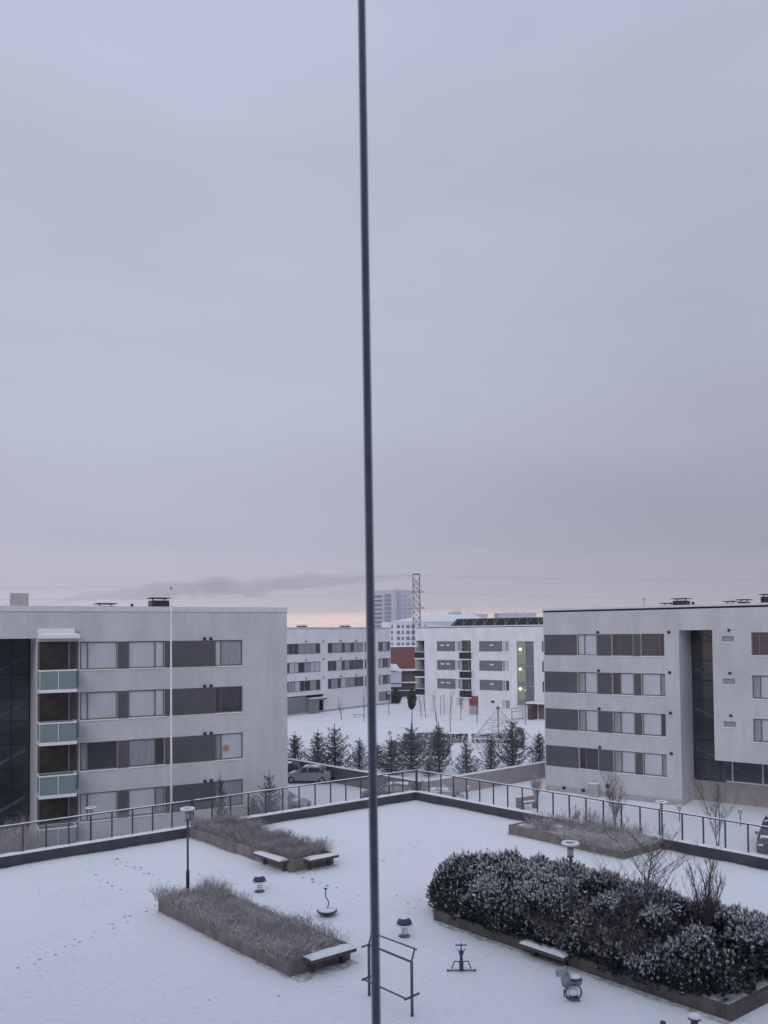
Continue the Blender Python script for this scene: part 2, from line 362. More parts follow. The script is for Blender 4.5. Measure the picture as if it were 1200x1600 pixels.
# parapet curbs, one L-shaped thing
CH = .40
t = empty('parapet', K, 'dark low parapet with snowy top edging the roof deck and turning at the far corner', 'parapet')
b = MB()
def LK_(a0, a1, w0, w1, z0, z1):
    bb = MB()
    bb.prism([(a0, w0), (a1, w0), (a1, w1), (a0, w1)], lambda a, c, s: DK(a, c, z1 if s else z0)); return bb
left = MB(); left.prism([(-.30, -.30), (DL, -.30), (DL, 0.0), (0.0, 0.0)], lambda a, c, s: DK(a, c, CH if s else -.5))
right = MB(); right.prism([(-.30, -.30), (0.0, 0.0), (0.0, DL), (-.30, DL)], lambda a, c, s: DK(a, c, CH if s else -.5))
left.build('left_run', 'curb', t); right.build('right_run', 'curb', t)
def snow_strip(A, B, w, h, name, parent, m='cap', off=Vector((0, 0, 0)), seed=0):
    """lumpy snow lying along an edge from A to B (world), width w (vector), height h"""
    L = (B - A).length; n = max(2, int(L / .22)); bb = MB(); d = (B - A) / n; rn = random.Random(seed)
    for i in range(n + 1):
        p = A + d * i; k = h * (.75 + .6 * rn.random()); e = .03 * rn.random()
        if i in (0, n): k *= .5
        bb.v += [p - w * (.5 - e), p - w * .36 + Vector((0, 0, k)), p + w * .30 + Vector((0, 0, k)), p + w * (.5 - e * .5)]
    for i in range(n):
        for q in range(3): bb.f.append((i * 4 + q, i * 4 + q + 1, i * 4 + q + 5, i * 4 + q + 4))
    bb.f.append((0, 1, 2, 3)); bb.f.append((n * 4 + 3, n * 4 + 2, n * 4 + 1, n * 4))
    return bb.build(name, m, parent, smooth=True)
snow_strip(DK(-.15, -.15, CH), DK(DL, -.15, CH), dr * .33, .045, 'snow', t, seed=1)
snow_strip(DK(-.15, .0, CH + .002), DK(-.15, DL, CH + .002), dl * .33, .045, 'snow', t, seed=2)

# railings : four runs
def railing(kind, s0, s1, label, seed):
    f = (lambda s, z, o=0: DK(s, -.2 + o, z)) if kind == 'L' else (lambda s, z, o=0: DK(-.2 + o, s, z))
    t = empty('railing', f(s0, CH), label, 'railing', 'railings on the deck parapet')
    H = 1.43
    n = max(1, round((s1 - s0) / .82))
    for i in range(n + 1):
        s = s0 + (s1 - s0) * i / n
        p = MB(); p.box(s - .022, s + .022, -.022, .022, CH - .05, H - .02, lambda a, o, z: f(a, z, o)); p.build('post', 'navy', t)
        if i < n:
            q = MB(); q.box(s + .03, s + (s1 - s0) / n - .03, -.004, .004, CH + .09, H - .09, lambda a, o, z: f(a, z, o)); q.build('glass_panel', 'glassrail', t)
    r_ = MB(); r_.box(s0 - .03, s1 + .03, -.03, .03, H - .02, H + .02, lambda a, o, z: f(a, z, o)); r_.build('handrail', 'navy', t)
    A = f(s0, H + .02); B = f(s1, H + .02)
    snow_strip(A, B, (dr if kind == 'L' else dl) * .055, .022, 'snow', t, seed=seed)
sL = DKinv(at(304, 1307, ZD))[0]; sR = DKinv(at(1027, 1326, ZD))[1]
railing('L', -.2, sL - .05, 'railing along the left parapet from the deck corner to the grassy planter', 3)
railing('L', sL + .05, sL + 22, 'railing along the left parapet in front of the balconied building', 4)
railing('R', -.13, sR - .05, 'railing along the right parapet from the deck corner to the flower planter', 5)
railing('R', sR + .05, sR + 22, 'railing along the right parapet beyond the flower planter', 6)

# ------------------------------------------------------------------ facade helper
class Facade:
    """vertical plane with origin P0 at ground, u along, n outwards; q(s, d, z)"""
    def __init__(s, a, b, left_px, right_px):
        # plane .01*(a*Y + b*X) = 1
        s.a, s.b = a, b
        P = s.hit(left_px, 1100); Q = s.hit(right_px, 1100); P.z = Q.z = 0
        s.P0 = P; s.L = (Q - P).length; s.u = (Q - P).normalized(); s.n = Vector((s.u.y, -s.u.x, 0))
        if s.n.y > 0: s.n = -s.n
    def hit(s, px, py):
        d = ray(px, py); t = 100.0 / (s.a * d.y + s.b * d.x); return EYE + d * t
    def s_(s, px, py=1010): return (s.hit(px, py) - s.P0).dot(s.u)
    def z_(s, px, py): return s.hit(px, py).z
    def q(s, a, d, z): return s.P0 + s.u * a + s.n * d + Vector((0, 0, z))

def wall_open(F, s0, s1, z0, z1, ops, name, m, parent, d0=0.0, rev=.22):
    """wall skin with real openings and their reveals"""
    ss = sorted({s0, s1, *[x for o in ops for x in o[:2] if s0 < x < s1]}); zz = sorted({z0, z1, *[x for o in ops for x in o[2:] if z0 < x < z1]})
    b = MB()
    isop = lambda a, c: any(o[0] < a < o[1] and o[2] < c < o[3] for o in ops)
    for i in range(len(ss) - 1):
        j = 0
        while j < len(zz) - 1:
            if isop((ss[i] + ss[i + 1]) / 2, (zz[j] + zz[j + 1]) / 2): j += 1; continue
            k = j
            while k + 1 < len(zz) - 1 and not isop((ss[i] + ss[i + 1]) / 2, (zz[k + 1] + zz[k + 2]) / 2): k += 1
            b.quad(F.q(ss[i], d0, zz[j]), F.q(ss[i + 1], d0, zz[j]), F.q(ss[i + 1], d0, zz[k + 1]), F.q(ss[i], d0, zz[k + 1])); j = k + 1
    for (a0, a1, c0, c1) in ops:
        a0 = max(a0, s0); a1 = min(a1, s1)
        b.quad(F.q(a0, d0, c0), F.q(a0, d0 - rev, c0), F.q(a0, d0 - rev, c1), F.q(a0, d0, c1))
        b.quad(F.q(a1, d0, c0), F.q(a1, d0, c1), F.q(a1, d0 - rev, c1), F.q(a1, d0 - rev, c0))
        b.quad(F.q(a0, d0, c1), F.q(a0, d0 - rev, c1), F.q(a1, d0 - rev, c1), F.q(a1, d0, c1))
        b.quad(F.q(a0, d0, c0), F.q(a1, d0, c0), F.q(a1, d0 - rev, c0), F.q(a0, d0 - rev, c0))
    b.uv = lambda v, nn: ((v - F.P0).dot(F.u) + (v - F.P0).dot(F.n), v.z)
    return b.build(name, m, parent)

def fbox(F, s0, s1, d0, d1, z0, z1, name, m, parent, uv=False):
    b = MB(); b.box(s0, s1, d0, d1, z0, z1, F.q)
    if uv: b.uv = lambda v, nn: ((v - F.P0).dot(F.u) + (v - F.P0).dot(F.n), v.z)
    return b.build(name, m, parent)

def window(F, s0, s1, z0, z1, parent, splits, panes, frame='wood', d=-.17, fw=.05, sill=True, sub=True):
    """window > frame, sill, one pane mesh per light"""
    t = MB()
    fr = MB()
    fr.box(s0, s1, d, d + .07, z0, z0 + fw, F.q); fr.box(s0, s1, d, d + .07, z1 - fw, z1, F.q)
    cuts = [s0] + [s0 + (s1 - s0) * k for k in splits] + [s1]
    for i, c in enumerate(cuts):
        a = c if i == 0 else (c - fw if i == len(cuts) - 1 else c - fw / 2)
        fr.box(a, a + fw, d, d + .072, z0 + fw, z1 - fw, F.q)
    root = fr.build('window', frame, parent)
    for i in range(len(cuts) - 1):
        p = MB(); p.box(cuts[i] + fw * .5, cuts[i + 1] - fw * .5, d - .015, d + .012, z0 + fw * .5, z1 - fw * .5, F.q); p.build('pane', panes[i % len(panes)], root)
    if sill:
        sl = MB(); sl.box(s0 - .03, s1 + .03, -.19, .07, z0 - .06, z0 - .005, F.q); sl.build('sill', 'sill', root)
    return root

def body_box(F, s0, s1, depth, z1, m, parent, d0=-.26, name='rear_walls'):
    """sides, back and roof of the block behind its front"""
    b = MB()
    A = lambda s, d, z: F.q(s, d, z)
    b.quad(A(s0, 0, 0), A(s0, 0, z1), A(s0, -depth, z1), A(s0, -depth, 0))
    b.quad(A(s1, 0, 0), A(s1, -depth, 0), A(s1, -depth, z1), A(s1, 0, z1))
    b.quad(A(s0, -depth, 0), A(s0, -depth, z1), A(s1, -depth, z1), A(s1, -depth, 0))
    b.uv = lambda v, nn: ((v - F.P0).dot(F.u) + (v - F.P0).dot(F.n), v.z)
    b.build(name, m, parent)
    r_ = MB(); r_.quad(A(s0, 0, z1 - .15), A(s1, 0, z1 - .15), A(s1, -depth, z1 - .15), A(s0, -depth, z1 - .15)); r_.build('roof', 'cap', parent)

def cap(F, s0, s1, z, depth, parent, h=.32, m='capmetal', o=.06):
    b = MB()
    b.box(s0 - o, s1 + o, -.35, o, z - h, z, F.q); b.box(s0 - o, s1 + o, -depth - o, -depth + .35, z - h, z, F.q)
    b.box(s0 - o, s0 + .35, -depth + .352, -.352, z - h, z - .001, F.q); b.box(s1 - .35, s1 + o, -depth + .352, -.352, z - h, z - .001, F.q)
    b.build('parapet_cap', m, parent)

def chimney(F, s, d, z, w, dd, h, parent, m='black', hood=True):
    b = MB(); b.box(s - w / 2, s + w / 2, d - dd / 2, d + dd / 2, z - .2, z + h, F.q); c = b.build('chimney', m, parent)
    if hood:
        h_ = MB(); h_.box(s - w / 2 - .12, s + w / 2 + .12, d - dd / 2 - .1, d + dd / 2 + .1, z + h + .14, z + h + .19, F.q)
        for e in (-1, 1): h_.box(s + e * w * .35 - .03, s + e * w * .35 + .03, d - .03, d + .03, z + h, z + h + .14, F.q)
        h_.build('hood', 'black', c)

def vents(F, lst, parent, r=.10):
    for (s, z) in lst:
        b = MB(); c = F.q(s, 0, z)
        b.tube([c - F.n * .02, c + F.n * .10], r, 10); b.tube([c + F.n * .102 + Vector((0, 0, r * .2)), c + F.n * .17 - Vector((0, 0, .02))], [r * 1.25, r * .7], 10)
        b.build('vent', 'black', parent)

# ------------------------------------------------------------------ building at left (balconies, stairwell)
def row_pairs(z0): return [z0 - 3 * k for k in range(4)]
F = Facade(1.74812, -.88238, -180, 449)
t = empty('apartment_building', F.q(F.L / 2, 0, 0), 'near white brick apartment block at left with corner balconies and grey window bands', 'building')
T = t
Z0 = 12.9 - .321; ZR = 12.9 + 1.81
s_ = F.s_
sj = s_(57); WH = 1.66
ops = []; rows = row_pairs(Z0)
for z in rows:
    ops.append((s_(59), s_(123), z - 3.0 + .55, z + .05) if False else (s_(59), s_(123), z - 1.62, z + .03))
    ops += [(s_(125), s_(184), z - WH, z), (s_(200), s_(257), z - WH, z), (s_(336), s_(379), z - WH, z)]
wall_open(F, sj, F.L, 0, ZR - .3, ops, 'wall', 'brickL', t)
# band over the stairwell recess
zt = F.z_(20, 998)
wall_open(F, 0, sj - .001, zt, ZR - .3, [], 'wall', 'brickL', t)
rd = 1.0
while pix(F.q(sj, -rd, 10))[0] > 37.5 and rd < 6: rd += .05
b = MB(); b.quad(F.q(sj, 0, 0), F.q(sj, -rd, 0), F.q(sj, -rd, zt), F.q(sj, 0, zt)); b.quad(F.q(0, 0, zt), F.q(sj, 0, zt), F.q(sj, -rd, zt), F.q(0, -rd, zt))
b.uv = lambda v, nn: ((v - F.P0).dot(F.u) + (v - F.P0).dot(F.n), v.z); b.build('recess_reveal', 'brickL', t)
sg = sj
gl = fbox(F, 0.05, sg - .06, -rd - .04, -rd, .1, zt - .05, 'stairwell_glazing', 'stairglass', t)
mu = MB()
for k in range(1, 12): mu.box(sg - .06 - k * 1.1, sg - k * 1.1, -rd + .001, -rd + .05, .1, zt - .06, F.q)
for k in range(1, 9): mu.box(.05, sg - .07, -rd + .002, -rd + .045, k * 1.5 - .03, k * 1.5 + .02, F.q)
mu.build('mullion', 'black', gl)
# stair flights faintly seen behind the glass edge
stf = MB()
for k in range(4):
    a0, a1 = sg - .3, sg - 3.2; zz_ = 1.0 + 3 * k
    stf.prism([(a0, zz_ + 1.5), (a1, zz_), (a1, zz_ + .22), (a0, zz_ + 1.72)], lambda a, c, s: F.q(a, -rd + (.012 if s else .006), c))
stf.build('stair_flight', mat('dim_stair_edge', (.10, .12, .13), (.06, .07, .08), 2, .4), gl)
body_box(F, 0, F.L, 13.0, ZR - .02, 'brickL', t); cap(F, 0, F.L, ZR, 13.0, t)
PAN = {0: (['blind', 'blind'], ['blind', 'blind'], ['blind', 'curtain']), 1: (['blind', 'blind'], ['blind', 'blind'], ['dark', 'dark']),
       2: (['curtain', 'warm'], ['curtain', 'warm'], ['curtain', 'blind']), 3: (['blind', 'blind'], ['blind', 'curtain'], ['curtain', 'curtain'])}
for k, z in enumerate(rows):
    a, b_, c = PAN[k]
    window(F, s_(125), s_(184), z - WH, z, t, [.2], a, fw=.065)
    window(F, s_(200), s_(257), z - WH, z, t, [.74], b_, fw=.065)
    wd = window(F, s_(336), s_(379), z - WH, z, t, [.22], c, fw=.065)
    fbox(F, s_(184) + .01, s_(200) - .01, -.03, .012, z - WH, z - .01, 'cladding_panel', 'panel', t)
    fbox(F, s_(257) + .01, s_(336) - .01, -.03, .012, z - WH, z - .01, 'cladding_panel', 'panel', t)
    if k == 2:
        cc = F.q(s_(353), -.11, z - .95); b = MB(); pts_ = []
        for i in range(14):
            r_ = .24 if i % 2 == 0 else .13; an = math.pi * i / 7; pts_.append((r_ * math.cos(an), r_ * math.sin(an)))
        b.prism(pts_, lambda a_, c_, s: cc + F.u * a_ + Vector((0, 0, c_)) + F.n * (.02 if s else -.02)); b.build('paper_star', 'starlamp', wd)
    vents(F, [(s_(319), z + .09), (s_(329), z + .09)], t, .09)
    # corner balcony: back wall, glazing, slab, glass balustrade
    s0, s1 = s_(59), s_(123)
    s1f = s1; s1 = s_(117)
    bal = fbox(F, s0 + .001, s1 - .001, -1.3, 1.20, z - 3.0 + .11 if k < 3 else z - 2.95, z - 3.0 + .30 if k < 3 else z - 2.75, 'balcony', 'white', t)
    s1 = s1f
    fbox(F, s0 + .03, s1 - .04, -1.5, -1.46, z - 1.6, z + .02, 'back_wall', 'inside', bal)
    fr = MB(); sm = s_(108)
    for (x, wd_) in ((s0 + .02, .10), (sm - .05, .10), (s1 - .12, .08)): fr.box(x, x + wd_, -.16, -.06, z - 1.61, z + .02, F.q)
    fr.build('balcony_frame', 'wood', bal)
    fbox(F, s0 + .13, sm - .07, -.12, -.10, z - 1.6, z + .01, 'pane', 'inside', bal)
    fbox(F, sm + .07, s1 - .14, -.12, -.10, z - 1.6, z + .01, 'pane', 'dark', bal)
    s1 = s_(117)
    gb = MB(); zb0, zb1 = z - 2.68, z - 1.66
    gb.box(s0 + .04, s1 - .05, 1.14, 1.16, zb0, zb1, F.q); gb.box(s0 + .02, s0 + .038, .03, 1.138, zb0, zb1, F.q); gb.box(s1 - .048, s1 - .03, .03, 1.138, zb0, zb1, F.q)
    gb.build('glass_balustrade', 'teal', bal)
    hr = MB(); hr.box(s0 - .02, s1 + .0, 1.10, 1.20, zb1 + .002, zb1 + .07, F.q); hr.box(s0 - .02, s0 + .06, .02, 1.098, zb1 + .002, zb1 + .07, F.q); hr.box(s1 - .08, s1, .02, 1.098, zb1 + .002, zb1 + .07, F.q)
    for x in (s0 + .03, (s0 + s1) / 2): hr.box(x, x + .03, 1.165, 1.185, zb0, zb1, F.q)
    hr.build('balustrade_rail', 'sill', bal)
    s1 = s1f
    fbox(F, s0 + .002, s1 - .002, .012, .05, z - 2.68, z - 1.64, 'balustrade_lining', 'panelM', bal)
s0, s1 = s_(59), s_(123)
cn = fbox(F, s0 - .02, s1 - .02, -.02, 1.0, Z0 + .22, Z0 + .42, 'balcony_canopy', 'white', t)
fbox(F, s0 - .02, s1 - .25, -.01, .45, Z0 + .422, Z0 + .80, 'upstand', 'white', cn)
snow_strip(F.q(s0, .6, Z0 + .425), F.q(s1 - .05, .6, Z0 + .425), F.n * .4, .07, 'snow', cn)
fbox(F, sj + .01, F.L - .01, -.03, .025, .02, .45, 'plinth', 'plinth', t)
for (px, y0, wpx, d, hpx, m_, hd) in [(29, 943, 23, -4, 17, 'plinth', False), (181, 946, 24, -6, 4, 'black', True), (268, 947, 26, -5, 11, 'black', True)]:
    k_ = 1270 / 53.0
    chimney(F, F.s_(px, 945) + .2, d, ZR, wpx / k_ * 1.05, 1.4, hpx / k_ * 1.25, t, m_, hd)
chimney(F, F.s_(228, 945), -5, ZR, .16, .16, .35, t, 'black', False)
FL = F

# flagpole in front of it
fp = atY(267.5, 1100, 49.5); zt_ = atY(267.5, 918, 49.5).z
t = empty('flagpole', (fp.x, fp.y, 0), 'tall white flagpole rising in front of the left building above its roof', 'flagpole')
b = MB(); b.tube([(fp.x, fp.y, 0), (fp.x, fp.y, 6), (fp.x, fp.y, zt_ - .15)], [.075, .065, .04], 10); b.build('pole', 'white', t, smooth=True)
b = MB(); b.lathe([(.0, -.12), (.07, -.08), (.09, 0), (.07, .08), (0, .12)], (fp.x, fp.y, zt_ - .05), 10); b.build('finial', 'plinth', t, smooth=True)

# ------------------------------------------------------------------ building at right (deep stairwell slot)
F = Facade(1.31047, .99429, 850.5, 1290)
T = t = empty('apartment_building', F.q(F.L / 2, 0, 0), 'near white brick apartment block at right with a tall dark stairwell slot', 'building')
Z0 = 12.9 - .212; ZR = 12.9 + 1.90; s_ = F.s_; WH = 1.68
sa, sb_ = s_(1061, 1000), s_(1113, 1000)
rows = row_pairs(Z0)
ops = []
for z in rows: ops += [(s_(902), s_(932), z - WH, z), (s_(956), s_(989), z - WH, z), (s_(1001.5), s_(1038), z - WH, z)]
wall_open(F, 0, sa, 0, ZR - .3, ops, 'wall', 'brickL', t)
zt = F.z_(1085, 984.5)
wall_open(F, sa + .001, sb_ - .001, zt, ZR - .3, [], 'wall', 'brickL', t)
zo = F.z_(1119, 1188)
ops2 = []
SM = [(s_(1128), s_(1147), F.z_(1137, y_ + 9), F.z_(1137, y_)) for y_ in (994, 1060.5, 1127)]
RW = [(s_(1174), s_(1216), F.z_(1180, y_ + 36), F.z_(1180, y_)) for y_ in (988, 1055.5, 1123)]
ops2 = SM + RW + [(s_(1240), s_(1275), o[2], o[3]) for o in RW]
wall_open(F, sb_, F.L, zo, ZR - .3, ops2, 'wall', 'brickL', t)
rd = 3.0
b = MB(); b.quad(F.q(sa, 0, 0), F.q(sa, 0, zt), F.q(sa, -rd, zt), F.q(sa, -rd, 0)); b.quad(F.q(sa, 0, zt), F.q(sb_, 0, zt), F.q(sb_, -rd, zt), F.q(sa, -rd, zt))
b.quad(F.q(sb_, 0, zo), F.q(sb_, -rd, zo), F.q(sb_, -rd, zt), F.q(sb_, 0, zt)); b.quad(F.q(sb_, 0, zo), F.q(F.L, 0, zo), F.q(F.L, -rd, zo), F.q(sb_, -rd, zo))
b.uv = lambda v, nn: ((v - F.P0).dot(F.u) + (v - F.P0).dot(F.n), v.z); b.build('recess_reveal', 'brickL', t)
zb = 1.55
gl = fbox(F, sa + .05, sb_ - .002, -rd - .04, -rd, zb, zt - .04, 'stairwell_glazing', 'stairglass', t)
mu = MB()
for k in range(0, 8): mu.box(sa + .06, sb_ - .01, -rd + .002, -rd + .05, zb + .02 + k * 1.5, zb + .07 + k * 1.5, F.q)
mu.box((sa + sb_) / 2 + .7, (sa + sb_) / 2 + .76, -rd + .001, -rd + .06, zb, zt - .05, F.q)
mu.build('mullion', 'black', gl)
stf = MB()
for k in range(4):
    zz_ = 2.2 + 3 * k; a0, a1 = sa + .2, sb_ + 1.4
    stf.prism([(a0, zz_ + 1.7), (a1, zz_), (a1, zz_ + .16), (a0, zz_ + 1.86)], lambda a, c, s: F.q(a, -rd + (.012 if s else .006), c))
stf.build('stair_flight', mat('dim_stair_edge', (.10, .12, .13), (.06, .07, .08), 2, .4), gl)
g2 = fbox(F, sb_ + .002, F.L, -rd - .04, -rd, zb, zo - .01, 'ground_floor_glazing', 'dark', t)
mu = MB()
for k in range(7): mu.box(sb_ + .4 + k * 2.1, sb_ + .48 + k * 2.1, -rd + .001, -rd + .06, zb, zo - .02, F.q)
mu.build('mullion', 'capmetal', g2)
fbox(F, sb_ + .003, F.L, -rd + .002, -rd + .05, zb, zb + .12, 'glazing_rail', 'capmetal', t)
fbox(F, sa + .003, F.L, -rd - .2, -rd + .12, 0, zb - .01, 'base_wall', 'wallg', t)
fbox(F, 0.003, sa - .003, -.03, .03, .02, .42, 'plinth', 'plinth', t)
body_box(F, 0, F.L, 13.0, ZR - .02, 'brickL', t); cap(F, 0, F.L, ZR, 13.0, t, .16)
PR = [(['blind', 'blind'], ['dark', 'warm'], ['warm', 'dark']), (['curtain', 'blind'], ['warm', 'blind'], ['blind', 'curtain']),
      (['curtain', 'blind'], ['curtain', 'blind'], ['blind', 'warm']), (['dark', 'warm'], ['curtain', 'blind'], ['blind', 'curtain'])]
for k, z in enumerate(rows):
    a, b_, c = PR[k]
    window(F, s_(902), s_(932), z - WH, z, t, [.36], a, fw=.07)
    window(F, s_(956), s_(989), z - WH, z, t, [.36], b_, fw=.07)
    window(F, s_(1001.5), s_(1038), z - WH, z, t, [.8], c, fw=.07)
    for (p0, p1) in ((850.6, 901.4), (932.6, 955.4), (989.6, 1001)):
        fbox(F, s_(p0), s_(p1), -.03, .012, z - WH, z - .01, 'cladding_panel', 'panel', t)
    vents(F, [(s_(935), z + .14), (s_(1046), z + .10)], t, .10)
for o in SM: window(F, *o, t, [], ['curtain'], fw=.06, frame='plinth')
for i, o in enumerate(RW):
    window(F, *o, t, [.3], [['dark', 'warm'], ['curtain', 'blind'], ['curtain', 'blind']][i], fw=.07)
    window(F, s_(1240), s_(1275), o[2], o[3], t, [.3], [['dark', 'warm'], ['blind', 'blind'], ['curtain', 'warm']][i], fw=.07)
vents(F, [(s_(1140), F.z_(1140, y_)) for y_ in (985, 1052, 1118)], t, .09)
vents(F, [(s_(882, 1231), F.z_(882, 1231)), (s_(912, 1235), F.z_(912, 1235)), (s_(950, 1228), F.z_(950, 1228))], t, .13)
k_ = 1270 / 62.0
for (px, wpx, hpx, d) in [(1011, 16, 1, -5), (1039, 20, 6, -4), (1113, 12, 1, -5), (1141, 13, 2, -4), (1184, 13, 7, -3)]:
    chimney(F, F.s_(px, 945), d, ZR, wpx / k_, 1.2, hpx / k_ * 1.2 + .1, t, 'black', True)
chimney(F, F.s_(1064, 945), -3, ZR, .18, .18, .3, t, 'black', False)
an = F.q(F.s_(985, 945), -3, ZR)
b = MB(); b.tube([an, an + Vector((0, 0, .75))], .02, 6); b.tube([an + Vector((-.2, 0, .6)), an + Vector((.2, 0, .6))], .015, 6); b.build('antenna', 'black', t)
FR = F
# small things at its foot
cb = atY(931, 1246, 66); cb.z = 0
def small_box(name, P, w_, d_, h_, m_, label, cat, leg=.0, group=None, rz=.6):
    t = empty(name, (P.x, P.y, 0), label, cat, group)
    c, s = math.cos(rz), math.sin(rz)
    T_ = lambda a, b_, z: Vector((P.x + a * c - b_ * s, P.y + a * s + b_ * c, z + P.z))
    if leg:
        b = MB(); b.box(-.04, .04, -.04, .04, 0, leg, T_); b.build('post', 'steel', t)
    b = MB(); b.box(-w_ / 2, w_ / 2, -d_ / 2, d_ / 2, leg + (.002 if leg else 0), leg + h_, T_); b.build('housing', m_, t, bevel=.02)
    b = MB(); b.box(-w_ / 2 + .02, w_ / 2 - .02, -d_ / 2 - .012, -d_ / 2 - .002, leg + .05, leg + h_ - .05, T_); b.build('door', m_, t)
    b = MB(); b.box(-w_ / 2 - .02, w_ / 2 + .02, -d_ / 2 - .02, d_ / 2 + .02, leg + h_ + .002, leg + h_ + .06, T_); b.build('snow', 'cap', t, bevel=.02)
    return t

# ------------------------------------------------------------------ middle-left far building
F = Facade(.67974, -.85065, 380, 611)
T = t = empty('apartment_building', F.q(F.L / 2, 0, 0), 'far white apartment block seen between the left building and the rod', 'building')
Z0 = 12.9 - 1.491; ZR = 12.9 + 1.148; s_ = F.s_; ZG = 0.0; WH = 1.72
def sx(px, py): return F.s_(px, py)
g1 = (s_(425), s_(501)); g2_ = (s_(512), s_(568)); g3 = (s_(591), s_(610)); sl = (s_(569.5), s_(572.5))
ops = []
for k in range(3):
    z = Z0 - 3 * k; ops += [(*g1, z - WH, z), (*g2_, z - WH, z), (*sl, z - WH, z), (*g3, z - WH, z)]
ops.append((*g3, Z0 - 9 - WH, Z0 - 9)); ops.append((s_(430), s_(506, 1100), .05, F.z_(506, 1084)))
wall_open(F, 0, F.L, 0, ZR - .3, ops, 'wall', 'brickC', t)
body_box(F, 0, F.L, 13, ZR - .02, 'brickC', t); cap(F, 0, F.L, ZR, 13, t, .25)
rnp = random.Random(4)
ch_ = ['dark', 'warm', 'curtain', 'blind', 'dark', 'warm', 'curtain']
for k in range(4):
    z = Z0 - 3 * k
    for (a, c, n) in ((g1[0], g1[1], 9), (g2_[0], g2_[1], 8), (sl[0], sl[1], 1), (g3[0], g3[1], 5)):
        if k == 3 and a != g3[0]: continue
        spl = [(i + rnp.uniform(-.2, .2)) / n for i in range(1, n)]
        window(F, a, c, z - WH, z, t, spl, [rnp.choice(ch_) for _ in range(n)], frame='panelM', fw=.09)
vents(F, [(s_(px_), Z0 - 3 * k + .3) for k in range(3) for px_ in (478, 505, 532, 556)], t, .12)
zt = F.z_(506, 1085)
fbox(F, s_(431), s_(480, 1100), -.20, -.12, .05, zt - .02, 'cladding_panel', 'panelM', t)
po = fbox(F, s_(481, 1100), s_(505, 1100), -1.4, .9, zt - .75, zt - .45, 'entrance_canopy', 'panelM', t)
fbox(F, s_(482, 1100), s_(505, 1100), -.1, 1.0, zt - .445, zt - .35, 'snow', 'cap', po)
fbox(F, s_(481, 1100), s_(494, 1100), -1.3, .7, .02, zt - .76, 'porch_wall', 'panelM', t)
fbox(F, s_(495, 1100), s_(505, 1100), -1.25, -1.2, .02, zt - .76, 'door', 'wood', t)
fbox(F, .01, F.L - .01, -.03, .03, .0, .3, 'plinth', 'plinth', t)
for (px, w_) in ((492, 1.1), (559, 1.4)): chimney(F, s_(px, 980), -3, ZR, w_ * 1.3, 1.0, .25, t, 'black', True)
FM = F

# ------------------------------------------------------------------ centre far building
F = Facade(.73029, .52783, 650, 900)
T = t = empty('apartment_building', F.q(F.L / 2, 0, 0), 'far white apartment block with a lit yellow-green stairwell and rooftop panels', 'building')
Z0 = 12.9 - 1.325; ZR = 12.9 + 1.116; s_ = F.s_; WH = 1.62
w1 = (s_(682.5), s_(720.5)); w2 = (s_(748.5), s_(795)); bc = (s_(720.8), s_(735.5)); lc = (s_(650.3), s_(663)); sg = (s_(807), s_(834)); rw = (s_(846.5), s_(880))
zs0, zs1 = F.z_(820, 1102), F.z_(820, 1002)
ops = [(*sg, zs0, zs1)]
for k in range(3):
    z = Z0 - 3 * k; ops += [(*w1, z - WH, z), (*w2, z - WH, z), (*bc, z - WH, z + .12), (*rw, z - WH, z)]
    ops.append((lc[0] - 1, lc[1], z - 2.75, z + .1))
zz4 = Z0 - 9
gf = [(s_(713, 1100), s_(722, 1100), F.z_(717, 1103), F.z_(717, 1090)), (s_(784, 1100), s_(797, 1100), F.z_(790, 1108), F.z_(790, 1094)), (s_(767, 1100), s_(773, 1100), F.z_(770, 1098.5), F.z_(770, 1094.5))]
ops += gf
dr_ = (s_(733, 1100), s_(747.5, 1100)); ops.append((*dr_, .05, F.z_(740, 1087.5)))
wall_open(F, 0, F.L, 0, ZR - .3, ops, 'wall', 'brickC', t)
body_box(F, 0.3, F.L, 13, ZR - .02, 'brickC', t); cap(F, 0, F.L, ZR, 13, t, .2)
